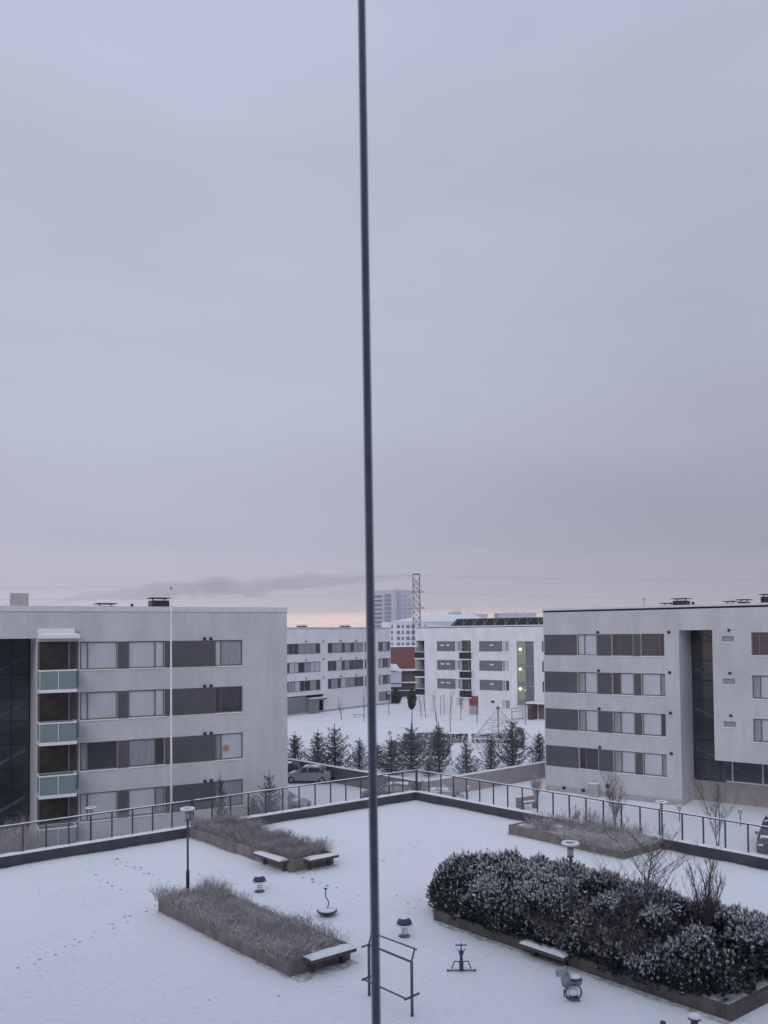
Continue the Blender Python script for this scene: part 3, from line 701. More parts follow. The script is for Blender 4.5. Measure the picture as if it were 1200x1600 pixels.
for k in range(3):
    z = Z0 - 3 * k
    fbox(F, w1[0] + .02, w1[0] + (w1[1] - w1[0]) * .73, -.1, -.04, z - WH, z - .005, 'cladding_panel', 'panelC', t)
    window(F, w1[0] + (w1[1] - w1[0]) * .74, w1[1] - .02, z - WH, z - .005, t, [.35], ['blind', 'curtain'], frame='sill', fw=.07)
    fbox(F, w2[0] + .02, w2[0] + (w2[1] - w2[0]) * .76, -.1, -.04, z - WH, z - .005, 'cladding_panel', 'panelC', t)
    window(F, w2[0] + (w2[1] - w2[0]) * .77, w2[1] - .02, z - WH, z - .005, t, [.45], [['blind', 'curtain'], ['curtain', 'blind'], ['curtain', 'dark']][k], frame='sill', fw=.07)
    window(F, *rw, z - WH, z - .005, t, [.2, .5, .8], ['dark', 'curtain'], frame='panelC', fw=.08)
    for px_ in (691, 700, 768):
        s__ = s_(px_); v_ = fbox(F, s__ - .3, s__ + .3, -.039, .10, z - .78, z - .62, 'vent', 'capmetal', t); fbox(F, s__ - .3, s__ + .3, -.03, .1, z - .618, z - .54, 'snow', 'cap', v_)
    # middle balcony
    bal = fbox(F, bc[0] + .005, bc[1] + .1, -1.2, .75, z - 2.95, z - 2.78, 'balcony', 'sill', t)
    fbox(F, bc[0] + .02, bc[1] + .08, .70, .745, z - 2.775, z - 1.75, 'balustrade', 'black', bal)
    fbox(F, bc[0] + .02, bc[0] + .06, .01, .695, z - 2.775, z - 1.75, 'balustrade', 'black', bal)
    fbox(F, bc[1] + .04, bc[1] + .08, .01, .695, z - 2.775, z - 1.75, 'balustrade', 'black', bal)
    fbox(F, bc[0] + .01, bc[1] + .09, .68, .76, z - 1.745, z - 1.66, 'balustrade_rail', 'sill', bal)
    fbox(F, bc[0] + .05, bc[0] + (bc[1] - bc[0]) * .62, -.15, -.1, z - WH, z + .1, 'pane', 'dark', bal)
    fbox(F, bc[0] + (bc[1] - bc[0]) * .64, bc[1] - .3, -.16, -.09, z - WH, z + .1, 'door', 'wood', bal)
    # corner balcony at the left end
    bal = fbox(F, -.1, lc[1] - .01, -2.0, .15, z - 2.95, z - 2.76, 'balcony', 'sill', t)
    fbox(F, -.08, lc[1] - .02, .08, .13, z - 2.755, z - 1.78, 'balustrade', 'black', bal)
    fbox(F, -.08, -.03, -1.95, .075, z - 2.755, z - 1.78, 'balustrade', 'black', bal)
    fbox(F, -.09, lc[1] - .01, .07, .14, z - 1.775, z - 1.70, 'balustrade_rail', 'sill', bal)
    fbox(F, .35, lc[1] - .05, -2.0, -1.92, z - 2.7, z + .05, 'pane', 'warm', bal)
    pm = MB(); pm.tube([F.q(.06, .0, z - 2.75), F.q(.06, 0, z + .08)], .05, 6); pm.build('pole', 'sill', bal)
for o in gf[:2]: window(F, *o, t, [.4], ['blind', 'curtain'], frame='sill', fw=.08)
window(F, *gf[2], t, [], ['dark'], frame='panelC', fw=.06)
zm = F.z_(740, 1102)
fbox(F, dr_[0] + .01, dr_[1] - .01, -.16, .02, zm, F.z_(740, 1088), 'red_panel', 'red', t)
fbox(F, dr_[0] + .01, dr_[1] - .01, -.2, -.1, .03, zm - .01, 'door', 'plinth', t)
# lit stairwell
sw_ = sg[0] + (sg[1] - sg[0]) * .47
w_ = fbox(F, sg[0] + .02, sg[1] - .02, -.24, -.2, zs0 + .02, zs1 - .02, 'stairwell_glazing', 'lit', t)
w_.data.materials[0] = M['lit']
fbox(F, sw_ + .1, sg[1] - .08, -.195, -.17, zs0 + .05, zs1 - .05, 'pane', 'panelC', w_)
zz_ = zs0
for y_ in (1032, 1060, 1088):
    zc_ = F.z_(815, y_); fbox(F, sg[0] + .06, sw_ - .05, -.195, -.14, zc_ - 1.1, zc_ - .55, 'landing', 'panelM', w_)
mu = MB()
for x in (sg[0], sw_, sg[1] - .09): mu.box(x + .005, x + .085, -.165, -.08, zs0 + .02, zs1 - .02, F.q)
for y_ in (1008, 1041, 1072): zc_ = F.z_(815, y_); mu.box(sg[0] + .02, sg[1] - .02, -.166, -.082, zc_ - .07, zc_ + .03, F.q)
mu.box(sg[0] - .02, sg[1] + .02, -.05, .08, zs0 - .08, zs0 - .005, F.q)
mu.build('mullion', 'plinth', w_)
for y_ in (1014.5, 1045.5, 1076.5):
    c_ = F.q(F.s_(812.3, y_), -.10, F.z_(812.3, y_)); b = MB()
    b.lathe([(0, -.21), (.15, -.15), (.21, 0), (.15, .15), (0, .21)], c_, 12); b.build('lamp', 'bulb', w_, smooth=True)
# entrance
pc = fbox(F, s_(831.5, 1100), s_(860, 1100), .02, 2.2, F.z_(840, 1098) , F.z_(840, 1095.5), 'entrance_canopy', 'sill', t)
fbox(F, s_(833, 1100), s_(839.5, 1100), .02, 1.9, 0.01, F.z_(840, 1098.3), 'porch_wall', 'brown', t)
fbox(F, s_(842, 1100), s_(858, 1100), .02, .12, 0.01, F.z_(840, 1098.5), 'door', 'wood', t)
# rooftop row of dark panels on white struts
rs0, rs1 = F.s_(686, 968), F.L
hp = 1.15
rf = fbox(F, rs0 + 1.2, rs1, -6.0, -3.6, ZR - .1, ZR + hp, 'rooftop_screen', 'black', t)
b = MB(); b.prism([(rs0 - .2, ZR - .1), (rs0 + 1.2, ZR - .1), (rs0 + 1.2, ZR + hp)], lambda a, c, s: F.q(a, -3.6 if s else -6.0, c)); b.build('screen_end', 'black', rf)
b = MB(); x = rs0 + .6; i = 0
while x < rs1 - 1:
    b.tube([F.q(x, -3.4, ZR), F.q(x + .8, -3.5, ZR + hp)], .035, 5); b.tube([F.q(x + .0, -3.35, ZR), F.q(x, -3.5, ZR + hp)], .03, 5); x += 1.9
b.tube([F.q(rs0 + 1, -3.5, ZR + hp + .02), F.q(rs1, -3.5, ZR + hp + .02)], .04, 5)
b.build('screen_strut', 'plinth', rf)
FC = F

# ------------------------------------------------------------------ far background
def block(name, px0, px1, ytop, Y, label, m, cat='building', depth=14, zbase=0.0, yaw=0.0, group=None):
    A = atY(px0, ytop, Y); B = atY(px1, ytop, Y); w = B.x - A.x
    t = empty(name, ((A.x + B.x) / 2, Y, 0), label, cat, group)
    return t, A, B
# tower block : left face with balconies, right face plain
Yt = 560
A = atY(572, 922, Yt + 14); Cn = atY(617, 921, Yt); Bf = atY(643.5, 925, Yt + 12)
zt = Cn.z
t = empty('tower_block', (Cn.x, Cn.y, 0), 'tall pale tower block rising far behind between the rod and the lattice mast', 'building')
def quadwall(P, Q, z0, z1, name, m, parent, push=0.0, th=.4):
    d = (Q - P); d.z = 0; n = Vector((d.y, -d.x, 0)).normalized()
    if n.y > 0: n = -n
    b = MB(); P0 = Vector((P.x, P.y, 0)) + n * push; Q0 = Vector((Q.x, Q.y, 0)) + n * push
    b.add([P0 + Vector((0, 0, z0)), Q0 + Vector((0, 0, z0)), Q0 + Vector((0, 0, z1)), P0 + Vector((0, 0, z1)),
           P0 - n * th + Vector((0, 0, z0)), Q0 - n * th + Vector((0, 0, z0)), Q0 - n * th + Vector((0, 0, z1)), P0 - n * th + Vector((0, 0, z1))],
          [(0, 1, 2, 3), (5, 4, 7, 6), (4, 0, 3, 7), (1, 5, 6, 2), (3, 2, 6, 7), (4, 5, 1, 0)])
    return b.build(name, m, parent)
b = MB(); bk = A + Bf - Cn
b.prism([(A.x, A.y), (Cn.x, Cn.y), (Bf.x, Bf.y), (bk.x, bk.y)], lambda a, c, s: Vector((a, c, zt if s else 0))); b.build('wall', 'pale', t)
def lerpP(P, Q, k): return P + (Q - P) * k
fh = 3.0; nf = int(zt / fh)
for k in range(nf - 1):
    z = zt - 2.2 - fh * (k + 1)
    if z < 8: break
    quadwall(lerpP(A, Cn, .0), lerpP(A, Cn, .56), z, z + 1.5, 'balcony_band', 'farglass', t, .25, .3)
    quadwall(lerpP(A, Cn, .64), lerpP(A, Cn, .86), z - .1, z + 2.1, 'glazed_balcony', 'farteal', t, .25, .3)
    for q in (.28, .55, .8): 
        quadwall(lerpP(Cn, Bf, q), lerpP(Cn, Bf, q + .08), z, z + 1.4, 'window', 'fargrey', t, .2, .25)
quadwall(lerpP(Cn, Bf, .12), lerpP(Cn, Bf, .22), 5, zt - 2, 'cladding_strip', 'fargrey', t, .2, .25)
lw = lerpP(Cn, Bf, .85); b = MB(); b.lathe([(0, -.35), (.35, 0), (0, .35)], Vector((lw.x, lw.y - .4, atY(638, 931, Yt).z)), 8); b.build('lit_window', 'bulb', t)

# white hall with small square windows and long snowy roof
Yh = 430
A = atY(596, 972, Yh); B = atY(662, 972, Yh); B2 = atY(752, 972, Yh + 30)
t = empty('white_hall', (A.x, Yh, 0), 'far white building with rows of small square windows under a low snowy roof', 'building')
b = MB(); zh = A.z
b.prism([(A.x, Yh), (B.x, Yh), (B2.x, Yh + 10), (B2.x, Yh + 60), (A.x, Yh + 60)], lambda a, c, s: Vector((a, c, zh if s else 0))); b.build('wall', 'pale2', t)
b = MB(); Rg = atY(690, 959, Yh + 30)
b.add([(A.x + 4, Yh - 1, zh), (B2.x, Yh - 1, zh), (B2.x, Yh + 61, zh), (A.x + 4, Yh + 61, zh), (Rg.x - 6, Yh + 30, Rg.z), (B2.x - 4, Yh + 30, Rg.z - .6)],
      [(0, 1, 5, 4), (1, 2, 5), (2, 3, 4, 5), (3, 0, 4), (0, 3, 2, 1)])
b.build('roof', 'cap', t)
for r_ in range(4):
    yy = 975 + 8.7 * r_ if r_ else 974
    for px_, w_ in ((612.5, .9), (622.5, 1.7), (629.5, 1.0), (637.5, 1.8), (645.5, 1.8), (655, 1.0), (664, 1.0)):
        P = atY(px_, 979 + 9.2 * r_, Yh - .2)
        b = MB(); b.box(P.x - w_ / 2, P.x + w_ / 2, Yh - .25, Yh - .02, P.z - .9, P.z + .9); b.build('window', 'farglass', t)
# distant flat buildings right of it
for (p0, p1, yt, Y, lab) in ((704, 722, 957.5, 640, 'low pale building on the horizon directly right of the lattice mast'), (722, 762, 960, 600, 'long pale building on the horizon above the middle of the rooftop screen'), (779, 838, 958.5, 620, 'pale flat-roofed building on the horizon left of the right building')):
    A = atY(p0, yt, Y); B = atY(p1, yt, Y)
    t = empty('horizon_building', ((A.x + B.x) / 2, Y, 0), lab, 'building')
    b = MB(); b.box(A.x, B.x, Y, Y + 25, 0, A.z); b.build('wall', 'pale', t)
    b = MB(); b.box(A.x - .5, B.x + .5, Y - .6, Y + 25.5, A.z + .02, A.z + .6); b.build('roof', 'cap', t)
    for q in (.2, .45, .7):
        xx = A.x + (B.x - A.x) * q; b = MB(); b.box(xx, xx + .9, Y + 5, Y + 6, A.z + .6, A.z + 1.6); b.tube([(xx + 2, Y + 5, A.z + .5), (xx + 2, Y + 5, A.z + 3)], .12, 5); b.build('chimney', 'fargrey', t)
# red brick building
A = atY(604, 1011, 262); B = atY(656, 1011, 262)
t = empty('red_building', ((A.x + B.x) / 2, 262, 0), 'windowless dull red brick building in the gap between the two far blocks', 'building')
b = MB(); b.box(A.x, B.x, 262, 276, 0, A.z); b.uv = lambda v, n: (v.x + v.y, v.z); b.build('wall', 'redb', t)
b = MB(); b.box(A.x - .1, B.x + .1, 261.9, 276, A.z + .002, A.z + .25); b.build('roof', 'cap', t)
# brown low building with snowy ledges
Yb = 165
A = atY(596, 1044, Yb); B = atY(668, 1044, Yb)
t = empty('timber_building', ((A.x + B.x) / 2, Yb, 0), 'low dark brown timber building with snowy ledges below the red brick wall', 'building')
b = MB(); b.box(A.x, B.x, Yb, Yb + 8, 0, A.z - .5); b.build('wall', 'brown', t)
for yy, w_ in ((1048, .35), (1067, .22), (1079, .12)):
    z = atY(630, yy, Yb).z; b = MB(); b.box(A.x + 1, B.x - 1, Yb - .5 - .1 * w_, Yb - .005, z - .15, z); lg = b.build('ledge', 'brown', t)
    b = MB(); b.box(A.x + 1, B.x - 1, Yb - .5, Yb - .01, z + .002, z + w_); b.build('snow', 'cap', lg)
for i in range(9):
    xx = A.x + 1.2 + i * (B.x - A.x - 2) / 9; z = atY(630, 1091, Yb).z
    b = MB(); b.box(xx, xx + .62, Yb - .04, Yb - .01, z, z + 1.0); b.build('window', 'dark', t)
b = MB(); a_, c_ = atY(602, 1042, Yb - 6), atY(628, 1046, Yb - 6)
b.add([(a_.x, Yb - 8, a_.z - .5), (c_.x, Yb - 8, c_.z - .4), (c_.x - 1, Yb, a_.z + .3), (a_.x, Yb, a_.z + .4)], [(0, 1, 2, 3)])
b.box(a_.x, c_.x, Yb - .3, Yb - .02, 2, a_.z - .6); b.build('porch_roof', 'cap', t)
# thuja at its foot
# lattice mast
Ym = 350
L_ = atY(645.5, 960, Ym); R_ = atY(656.5, 960, Ym); ztm = atY(651, 897, Ym).z
cx, hw = (L_.x + R_.x) / 2, (R_.x - L_.x) / 2 * .92
t = empty('lattice_mast', (cx, Ym, 0), 'dark steel lattice power mast standing behind the gap between the far blocks', 'mast')
b = MB()
for sx_ in (-1, 1):
    for sy_ in (-1, 1): b.tube([(cx + sx_ * hw * 1.15, Ym + sy_ * hw, 0), (cx + sx_ * hw, Ym + sy_ * hw, ztm)], .17, 5)
b.build('leg', 'steel', t)
b = MB(); z = 2.0; k = 0
while z < ztm - 2.9:
    for sy_ in (-1, 1):
        y = Ym + sy_ * hw
        b.tube([(cx - hw, y, z), (cx + hw, y, z + 2.9)], .09, 4); b.tube([(cx + hw, y, z), (cx - hw, y, z + 2.9)], .09, 4)
    b.tube([(cx - hw, Ym - hw, z), (cx + hw, Ym - hw, z)], .1, 4); b.tube([(cx - hw, Ym - hw, z), (cx - hw, Ym + hw, z + 2.9)], .07, 4)
    z += 2.9
for e in (-1, 1): b.tube([(cx - hw, Ym + e * hw, ztm), (cx + hw, Ym + e * hw, ztm)], .2, 4)
b.build('bracing', 'steel', t)
arms = []
for yy in (925.5, 950.5):
    z = atY(651, yy, Ym).z; b = MB(); b.tube([(cx - hw - 1.2, Ym - hw, z), (cx + hw + 2.2, Ym - hw, z)], .16, 5); b.tube([(cx + hw, Ym - hw, z + .9), (cx + hw + 2.1, Ym - hw, z)], .08, 4); b.build('cross_arm', 'steel', t); arms.append(z)
wires = [((cx, ztm - .5), (0, 921), (1200, 903)), ((cx - 1, arms[0]), (0, 936), (1200, 935)), ((cx + 2.5, arms[1]), (200, 957), (1200, 962))]
wl = ['topmost overhead wire crossing the sky from the mast top', 'middle overhead wire crossing the sky at the upper mast arm', 'lowest overhead wire crossing at the lower mast arm']
for (c_, l_, r_), lab in zip(wires, wl):
    P = atY(l_[0] - 150, l_[1], Ym - 60); Q = atY(r_[0] + 150, r_[1], Ym - 60)
    pts_ = []
    for i in range(21):
        k = i / 20
        if k < .5: kk = k * 2; v = P.lerp(Vector((c_[0], Ym - hw, c_[1])), kk); v.z -= 3.0 * 4 * kk * (1 - kk) * .4
        else: kk = k * 2 - 1; v = Vector((c_[0], Ym - hw, c_[1])).lerp(Q, kk); v.z -= 3.0 * 4 * kk * (1 - kk) * .4
        pts_.append(v)
    b = MB(); b.tube(pts_, .035, 4); tag(b.build('overhead_wire', 'plinth'), lab, 'wire')
#@@PART2
# ------------------------------------------------------------------ steam plume far away
def plume():
    Y = 900; path = [(50, 945, 1.5), (85, 941, 3), (125, 934, 6), (170, 929, 8), (230, 924, 10), (300, 921, 12), (370, 917, 12), (440, 913, 11), (510, 908, 10), (580, 904, 7), (660, 900, 3)]
    b = MB(); n = 20; P = []
    L = []
    for i in range(len(path) - 1):
        for k in range(14):
            u = k / 14; L.append(tuple(path[i][q] * (1 - u) + path[i + 1][q] * u for q in range(3)))
    for i, (px, py, r) in enumerate(L):
        c = atY(px, py, Y); R0 = r * Y / FPX * 1.3
        for k in range(n):
            a = 2 * math.pi * k / n; d = Vector((0, math.cos(a), math.sin(a) * .85))
            q = noise.noise(Vector((c.x * .03, d.y * 1.1, d.z * 1.4 + 3))) * .65 + noise.noise(Vector((c.x * .09, d.y * 2.4, d.z * 2.4))) * .55
            b.v.append(c + d * R0 * (1 + q * 1.2))
    for i in range(len(L) - 1):
        for k in range(n): b.f.append((i * n + k, i * n + (k + 1) % n, (i + 1) * n + (k + 1) % n, (i + 1) * n + k))
    b.f.append(tuple(range(n))[::-1]); b.f.append(tuple((len(L) - 1) * n + k for k in range(n)))
    m = bpy.data.materials.new('steam'); m.use_nodes = True; t = m.node_tree; t.nodes.clear()
    o = t.nodes.new('ShaderNodeOutputMaterial'); v = t.nodes.new('ShaderNodeVolumePrincipled'); t.links.new(v.outputs[0], o.inputs['Volume'])
    v.inputs['Color'].default_value = (.86, .86, .89, 1); v.inputs['Density'].default_value = .022
    tag(b.build('steam_plume', m, smooth=True), 'long grey steam plume drifting right above the left building roof', 'steam plume')
plume()

# ------------------------------------------------------------------ planters
def planter(a0, a1, b0, b1, h, label, seed, wm='conc'):
    """raised bed on the deck, axis aligned to the parapets (a along left edge, b along right edge)"""
    t = empty('planter', DK((a0 + a1) / 2, (b0 + b1) / 2), label, 'planter')
    th = .12
    # four board-marked walls, mitred by butting
    for nm, (x0, x1, y0, y1) in (('wall', (a0, a1, b1 - th, b1)), ('wall', (a0, a1, b0, b0 + th)), ('wall', (a0, a0 + th, b0 + th, b1 - th)), ('wall', (a1 - th, a1, b0 + th, b1 - th))):
        b = MB(); b.box(x0, x1, y0, y1, -.05, h, lambda x, y, z: DK(x, y, z)); b.build(nm, wm, t, bevel=.012)
    b = MB(); nx, ny = int((a1 - a0) / .3) + 2, int((b1 - b0) / .3) + 2
    for i in range(nx + 1):
        for j in range(ny + 1):
            x = a0 + th + (a1 - a0 - 2 * th) * i / nx; y = b0 + th + (b1 - b0 - 2 * th) * j / ny
            b.v.append(DK(x, y, h - .05 + .07 * noise.noise(Vector((x * 1.3, y * 1.3, seed)))))
    for i in range(nx):
        for j in range(ny): b.f.append((i * (ny + 1) + j, (i + 1) * (ny + 1) + j, (i + 1) * (ny + 1) + j + 1, i * (ny + 1) + j + 1))
    b.build('soil', 'soil', t, smooth=True)
    return t
def deck_ab(px, py, z=0): return DKinv(at(px, py, ZD + z))
def bench(p, q, out, label, seed, h=.42, w=.36):
    """slab seat from p to q (a,b), standing out from the planter in direction out (a,b)"""
    A, B = Vector((p[0], p[1], 0)), Vector((q[0], q[1], 0)); d = (B - A).normalized(); o = Vector((out[0], out[1], 0)); L = (B - A).length
    T_ = lambda x, y, z: DK(*(A + d * x + o * y).xy, z)
    t = empty('bench', T_(L / 2, w / 2, 0), label, 'bench')
    b = MB()
    for k in range(3): b.box(0, L, .015 + k * w / 3, (k + 1) * w / 3 - .01, h - .09, h, T_)
    b.build('seat', 'brown', t)
    for x in (.15, L - .27):
        b = MB(); b.box(x, x + .10, .005, w * .3, -.02, h - .092, T_); b.build('leg', 'brown', t)
    snow_strip(T_(-.01, w / 2, h + .002), T_(L + .01, w / 2, h + .002), (T_(0, 1, 0) - T_(0, 0, 0)).normalized() * (w + .02), .05, 'snow', t, seed=seed)
    return t

def vnoise(x, y, s): return noise.noise(Vector((x, y, s)))
def twigbed(a0, a1, b0, b1, z0, hfun, n, m, name, label, seed, over=.12, parent=None, lean=.35, thick=.006):
    rn = random.Random(seed); b = MB(); V = b.v; Fs = b.f
    def stick(p, q, r0, r1):
        d = (q - p).normalized(); a = d.orthogonal().normalized(); c = d.cross(a); o = len(V)
        for (pt, r) in ((p, r0), (q, r1)):
            for k in range(3):
                an = 2.094 * k; V.append(pt + (a * math.cos(an) + c * math.sin(an)) * r)
        for k in range(3): Fs.append((o + k, o + (k + 1) % 3, o + 3 + (k + 1) % 3, o + 3 + k))
    for i in range(n):
        x, y = rn.uniform(a0, a1), rn.uniform(b0, b1); h = hfun(x, y) * rn.uniform(.55, 1.1)
        if h < .06: continue
        P = DK(x, y, z0); dx, dy = rn.gauss(0, lean * (1 + 1.2 * (rn.random() < .3))), rn.gauss(0, lean)
        Q = P + Vector((dx * h, dy * h, h)); mid = P.lerp(Q, .5) + Vector((rn.gauss(0, .03), rn.gauss(0, .03), .03))
        stick(P, mid, thick, thick * .8); stick(mid, Q, thick * .8, thick * .35)
        for _ in range(3):
            k = rn.uniform(.35, .9); s0 = mid.lerp(Q, k * .8) if k > .5 else P.lerp(mid, k * 1.6); l = h * rn.uniform(.18, .4)
            stick(s0, s0 + Vector((rn.gauss(0, .6), rn.gauss(0, .6), rn.uniform(.4, 1))).normalized() * l, thick * .6, thick * .3)
    o = b.build(name, m, parent)
    if label: tag(o, label, 'shrubs', kind='stuff')
    return o

# planter A : near left, with the lamp behind it
aF, bF = deck_ab(452, 1527); aL, bL = deck_ab(247, 1424); aR, bR = deck_ab(549, 1500)
A_a0, A_a1, A_b0, A_b1 = aR, (aF + aL) / 2, bL, (bF + bR) / 2
planter(A_a0, A_a1, A_b0, A_b1, .40, 'weathered concrete planter in the lower left of the snowy deck, full of frosted twigs', 1)
twigbed(A_a0 + .05, A_a1 + .1, A_b0 - .05, A_b1 - .1, ZD * 0 + .33, lambda x, y: .29 + .26 * vnoise(x * 1.3, y * 1.3, 3) + .16 * vnoise(x * 3, y * 3, 5), 5200, 'bed', 'frosted_shrubs', 'frosted purple-grey twiggy shrubs filling the planter at lower left', 11)
bench((A_a0 + .10, A_b1 + .01), (A_a1 - .35, A_b1 + .01), (0, 1), 'snow-topped bench at the front end of the lower left planter', 21)
# planter B : behind, against the left parapet
aF, bF = deck_ab(447, 1363); aL, bL = deck_ab(305, 1310); aR, bR = deck_ab(527, 1352)
B_a0, B_a1, B_b0, B_b1 = aR, (aF + aL) / 2, .02, (bF + bR) / 2
planter(B_a0, B_a1, B_b0, B_b1, .42, 'weathered concrete planter running back to the left parapet, with two benches on its corner', 2)
twigbed(B_a0 + .05, B_a1 - .02, B_b0, B_b1 - .1, .35, lambda x, y: .40 + .30 * vnoise(x * 1.2, y * 1.2, 8) + .15 * vnoise(x * 3, y * 3, 5), 6000, 'bed2', 'frosted_shrubs', 'brownish frosted twiggy shrubs in the planter against the left parapet', 12)
bench((B_a0 + .05, B_b1 + .01), (B_a1 - .45, B_b1 + .01), (0, 1), 'snow-topped bench on the end of the planter by the left parapet', 22)
bench((B_a1 + .01, B_b1 - .15), (B_a1 + .01, B_b1 - 1.75), (1, 0), 'snow-topped bench on the left side of the planter by the left parapet', 23)
# planter C : right back, against right parapet
aF, bF = deck_ab(972, 1342); aL, bL = deck_ab(795, 1303); aR, bR = deck_ab(1026, 1330)
C_a1, C_b0, C_b1 = (aF + aL) / 2, bL, (bF + bR) / 2
planter(.02, C_a1, C_b0, C_b1, .38, 'low concrete planter against the right parapet with dried flowers under snow', 3)
twigbed(.05, C_a1 + .22, C_b0 + (C_b1 - C_b0) * .50, C_b1 + .15, .30, lambda x, y: .32 + .3 * vnoise(x, y, 2), 1900, 'bed', 'frosted_shrubs', 'straggly greyish shrubs overhanging the near end of the right parapet planter', 13, lean=.6)
twigbed(.15, C_a1 - .15, C_b0 + .15, C_b0 + (C_b1 - C_b0) * .55, .30, lambda x, y: max(0, .14 + .75 * vnoise(x * 1.4, y * 1.4, 6)), 1100, 'bed2', 'dry_flowers', 'dry brown flower stalks poking through snow at the far end of the right parapet planter', 14, thick=.007)
twigbed(.1, .7, C_b0 + .4, C_b1 - .5, .30, lambda x, y: max(0, .55 + .75 * vnoise(x * 1.4, y * 1.4, 16)), 420, 'bed2', 'dry_grass', 'tall dry grass stalks standing along the right parapet planter beside the railing', 15, thick=.007, lean=.15)
# planter D : big one with pine hedge
aF, bF = deck_ab(1142, 1598); aL, bL = deck_ab(668, 1434)
D_a1 = (aF + aL) / 2; D_b0, D_b1 = bL, bF
D_a0 = D_a1 - 3.3
planter(D_a0, D_a1, D_b0 + .25, D_b1, .30, 'long concrete planter at lower right under the snowy mountain pine hedge', 4, 'concshade')
u0 = deck_ab(817, 1493)[1]; u1 = deck_ab(886, 1517)[1]
bench((D_a1 + .01, u0), (D_a1 + .01, u1), (1, 0), 'snow-topped bench on the front of the long hedge planter', 24, h=.34, w=.36)

# mountain pine hedge: upright needle shoots spread through a mounded volume
def deckpt_b(px, py): return DKinv(at(px, py, ZD + .3))
def hedge():
    rn = random.Random(5); W = D_a1 - D_a0; L = D_b1 - D_b0
    rnh = 0; t = empty('pine_hedge', DK((D_a0 + D_a1) / 2, (D_b0 + D_b1) / 2, .3), 'dark mounded mountain pine hedge dusted with snow in the lower right planter', 'hedge')
    # mounds (a, b, radius, height)
    clumps = []
    ac = (D_a0 + D_a1) / 2; tb = [deckpt_b(1004, 1490), deckpt_b(1098, 1500)]
    for i in range(330):
        v = rn.random(); ph = rn.uniform(-.10, 1.10) * math.pi; r = rn.uniform(.24, .46)
        e = min(1, .45 + v * 4, .55 + (1 - v) * 6); Hh = (1.03 + .42 * noise.noise(Vector((v * 9, 3, 0))) + .36 * noise.noise(Vector((v * 24, ph * 1.5, 0)))) * (.55 + .45 * e) * (.90 if v > .78 else 1)
        a = ac + (W / 2 - .12) * e * math.copysign(abs(math.cos(ph)) ** .75, math.cos(ph)); z = .34 + (Hh - r * .3) * max(0, math.sin(ph)) ** .6; bb_ = D_b0 - .42 + (L + .02) * v
        for (ta, tbb) in tb:
            if abs(bb_ - tbb) < .50 and a > ta - .15:
                z = .30 + (z - .30) * .38; r *= .8
        clumps.append((a, bb_, z, r))
    nd = MB(); sn = MB(); st = MB()
    def shoot(P, d, l, rad, snow):
        a = d.orthogonal().normalized(); c = d.cross(a)
        for k in range(22):
            z = (k + .5) / 22; an = k * 2.4 + rn.random(); tgt = sn if (snow and z > .45 and rn.random() < .62 and a.z * math.cos(an) + c.z * math.sin(an) > -.35) else nd
            V, Fs = tgt.v, tgt.f; o = len(V)
            r = a * math.cos(an) + c * math.sin(an); base = P + d * (l * z)
            tip = base + r * rad * (1.15 - .45 * z) + d * (rad * (.6 + .9 * z)); sd_ = d.cross(r) * rad * (.17 if tgt is nd else .22)
            if tgt is sn: base = base + d * rad * .1; tip = tip + Vector((0, 0, .006))
            V += [base - sd_, base + sd_, tip]; Fs.append((o, o + 1, o + 2))
    for (a, b_, z0, r) in clumps:
        c0 = DK(a, b_, z0); dens = .5 + 1.1 * noise.noise(c0 * .9); cdir = Vector((0, 0, 1))
        out_ = (c0 - DK(ac, b_, .4)).normalized()
        for _ in range(int(78 * (r / .3) ** 2)):
            n_ = Vector((rn.gauss(0, 1), rn.gauss(0, 1), rn.gauss(.3, 1))).normalized()
            if n_.dot(out_) < -.25: continue
            P = c0 + n_ * r * rn.uniform(.72, 1.08)
            pa, pb_ = DKinv(P)
            if P.z < ZD + (.12 if pb_ < D_b0 + 2.5 else .22) or pa > D_a1 + (.30 if pb_ < D_b1 - 3.5 else .48) or (pa > D_a1 - .05 and P.z < ZD + (.30 if pb_ < D_b1 - 3.5 else .16) + .3 * noise.noise(P * 1.5)) or pb_ > D_b1 - .15: continue
            d = (n_ * .8 + Vector((rn.gauss(0, .15), rn.gauss(0, .15), .65))).normalized()
            shoot(P, d, rn.uniform(.04, .07) * (2.8 if n_.z > .75 and rn.random() < .16 else 1), rn.uniform(.038, .058), rn.random() < (dens + .35) * (.06 + 1.15 * max(0, n_.z)))
        if z0 > .75 and rn.random() < .75:
            for _ in range(rn.randint(5, 12)):
                an = rn.uniform(0, 6.28); q_ = rn.random() ** .6; P = c0 + Vector((math.cos(an) * q_ * r * .8, math.sin(an) * q_ * r * .8, r * (1.02 - .5 * q_ * q_))); rr = rn.uniform(.018, .050); o = len(sn.v)
                vs = [P + Vector((math.cos(k * 1.047) * rr * rn.uniform(.6, 1.4), math.sin(k * 1.047) * rr * rn.uniform(.6, 1.4), rn.uniform(-.3, .2) * rr)) for k in range(6)] + [P + Vector((0, 0, rr * .6))]
                sn.v += vs; sn.f += [(o + k, o + (k + 1) % 6, o + 6) for k in range(6)]
        if rn.random() < .6:
            e = Vector((rn.gauss(0, .1), rn.gauss(0, .1), 0)); st.tube([DK(ac + (a - ac) * .6, b_, .3), c0 + e], [.02, .008], 4, caps=False)
    st.tube([DK(ac, D_b0 + .3, .3), DK(ac, D_b1 - .5, .32)], [.03, .03], 5)
    st.build('branches', 'bark', t); nd.build('foliage', 'mugo', t); sn.build('snow', 'hedgesnow', t)
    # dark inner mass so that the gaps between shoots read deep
    core = MB()
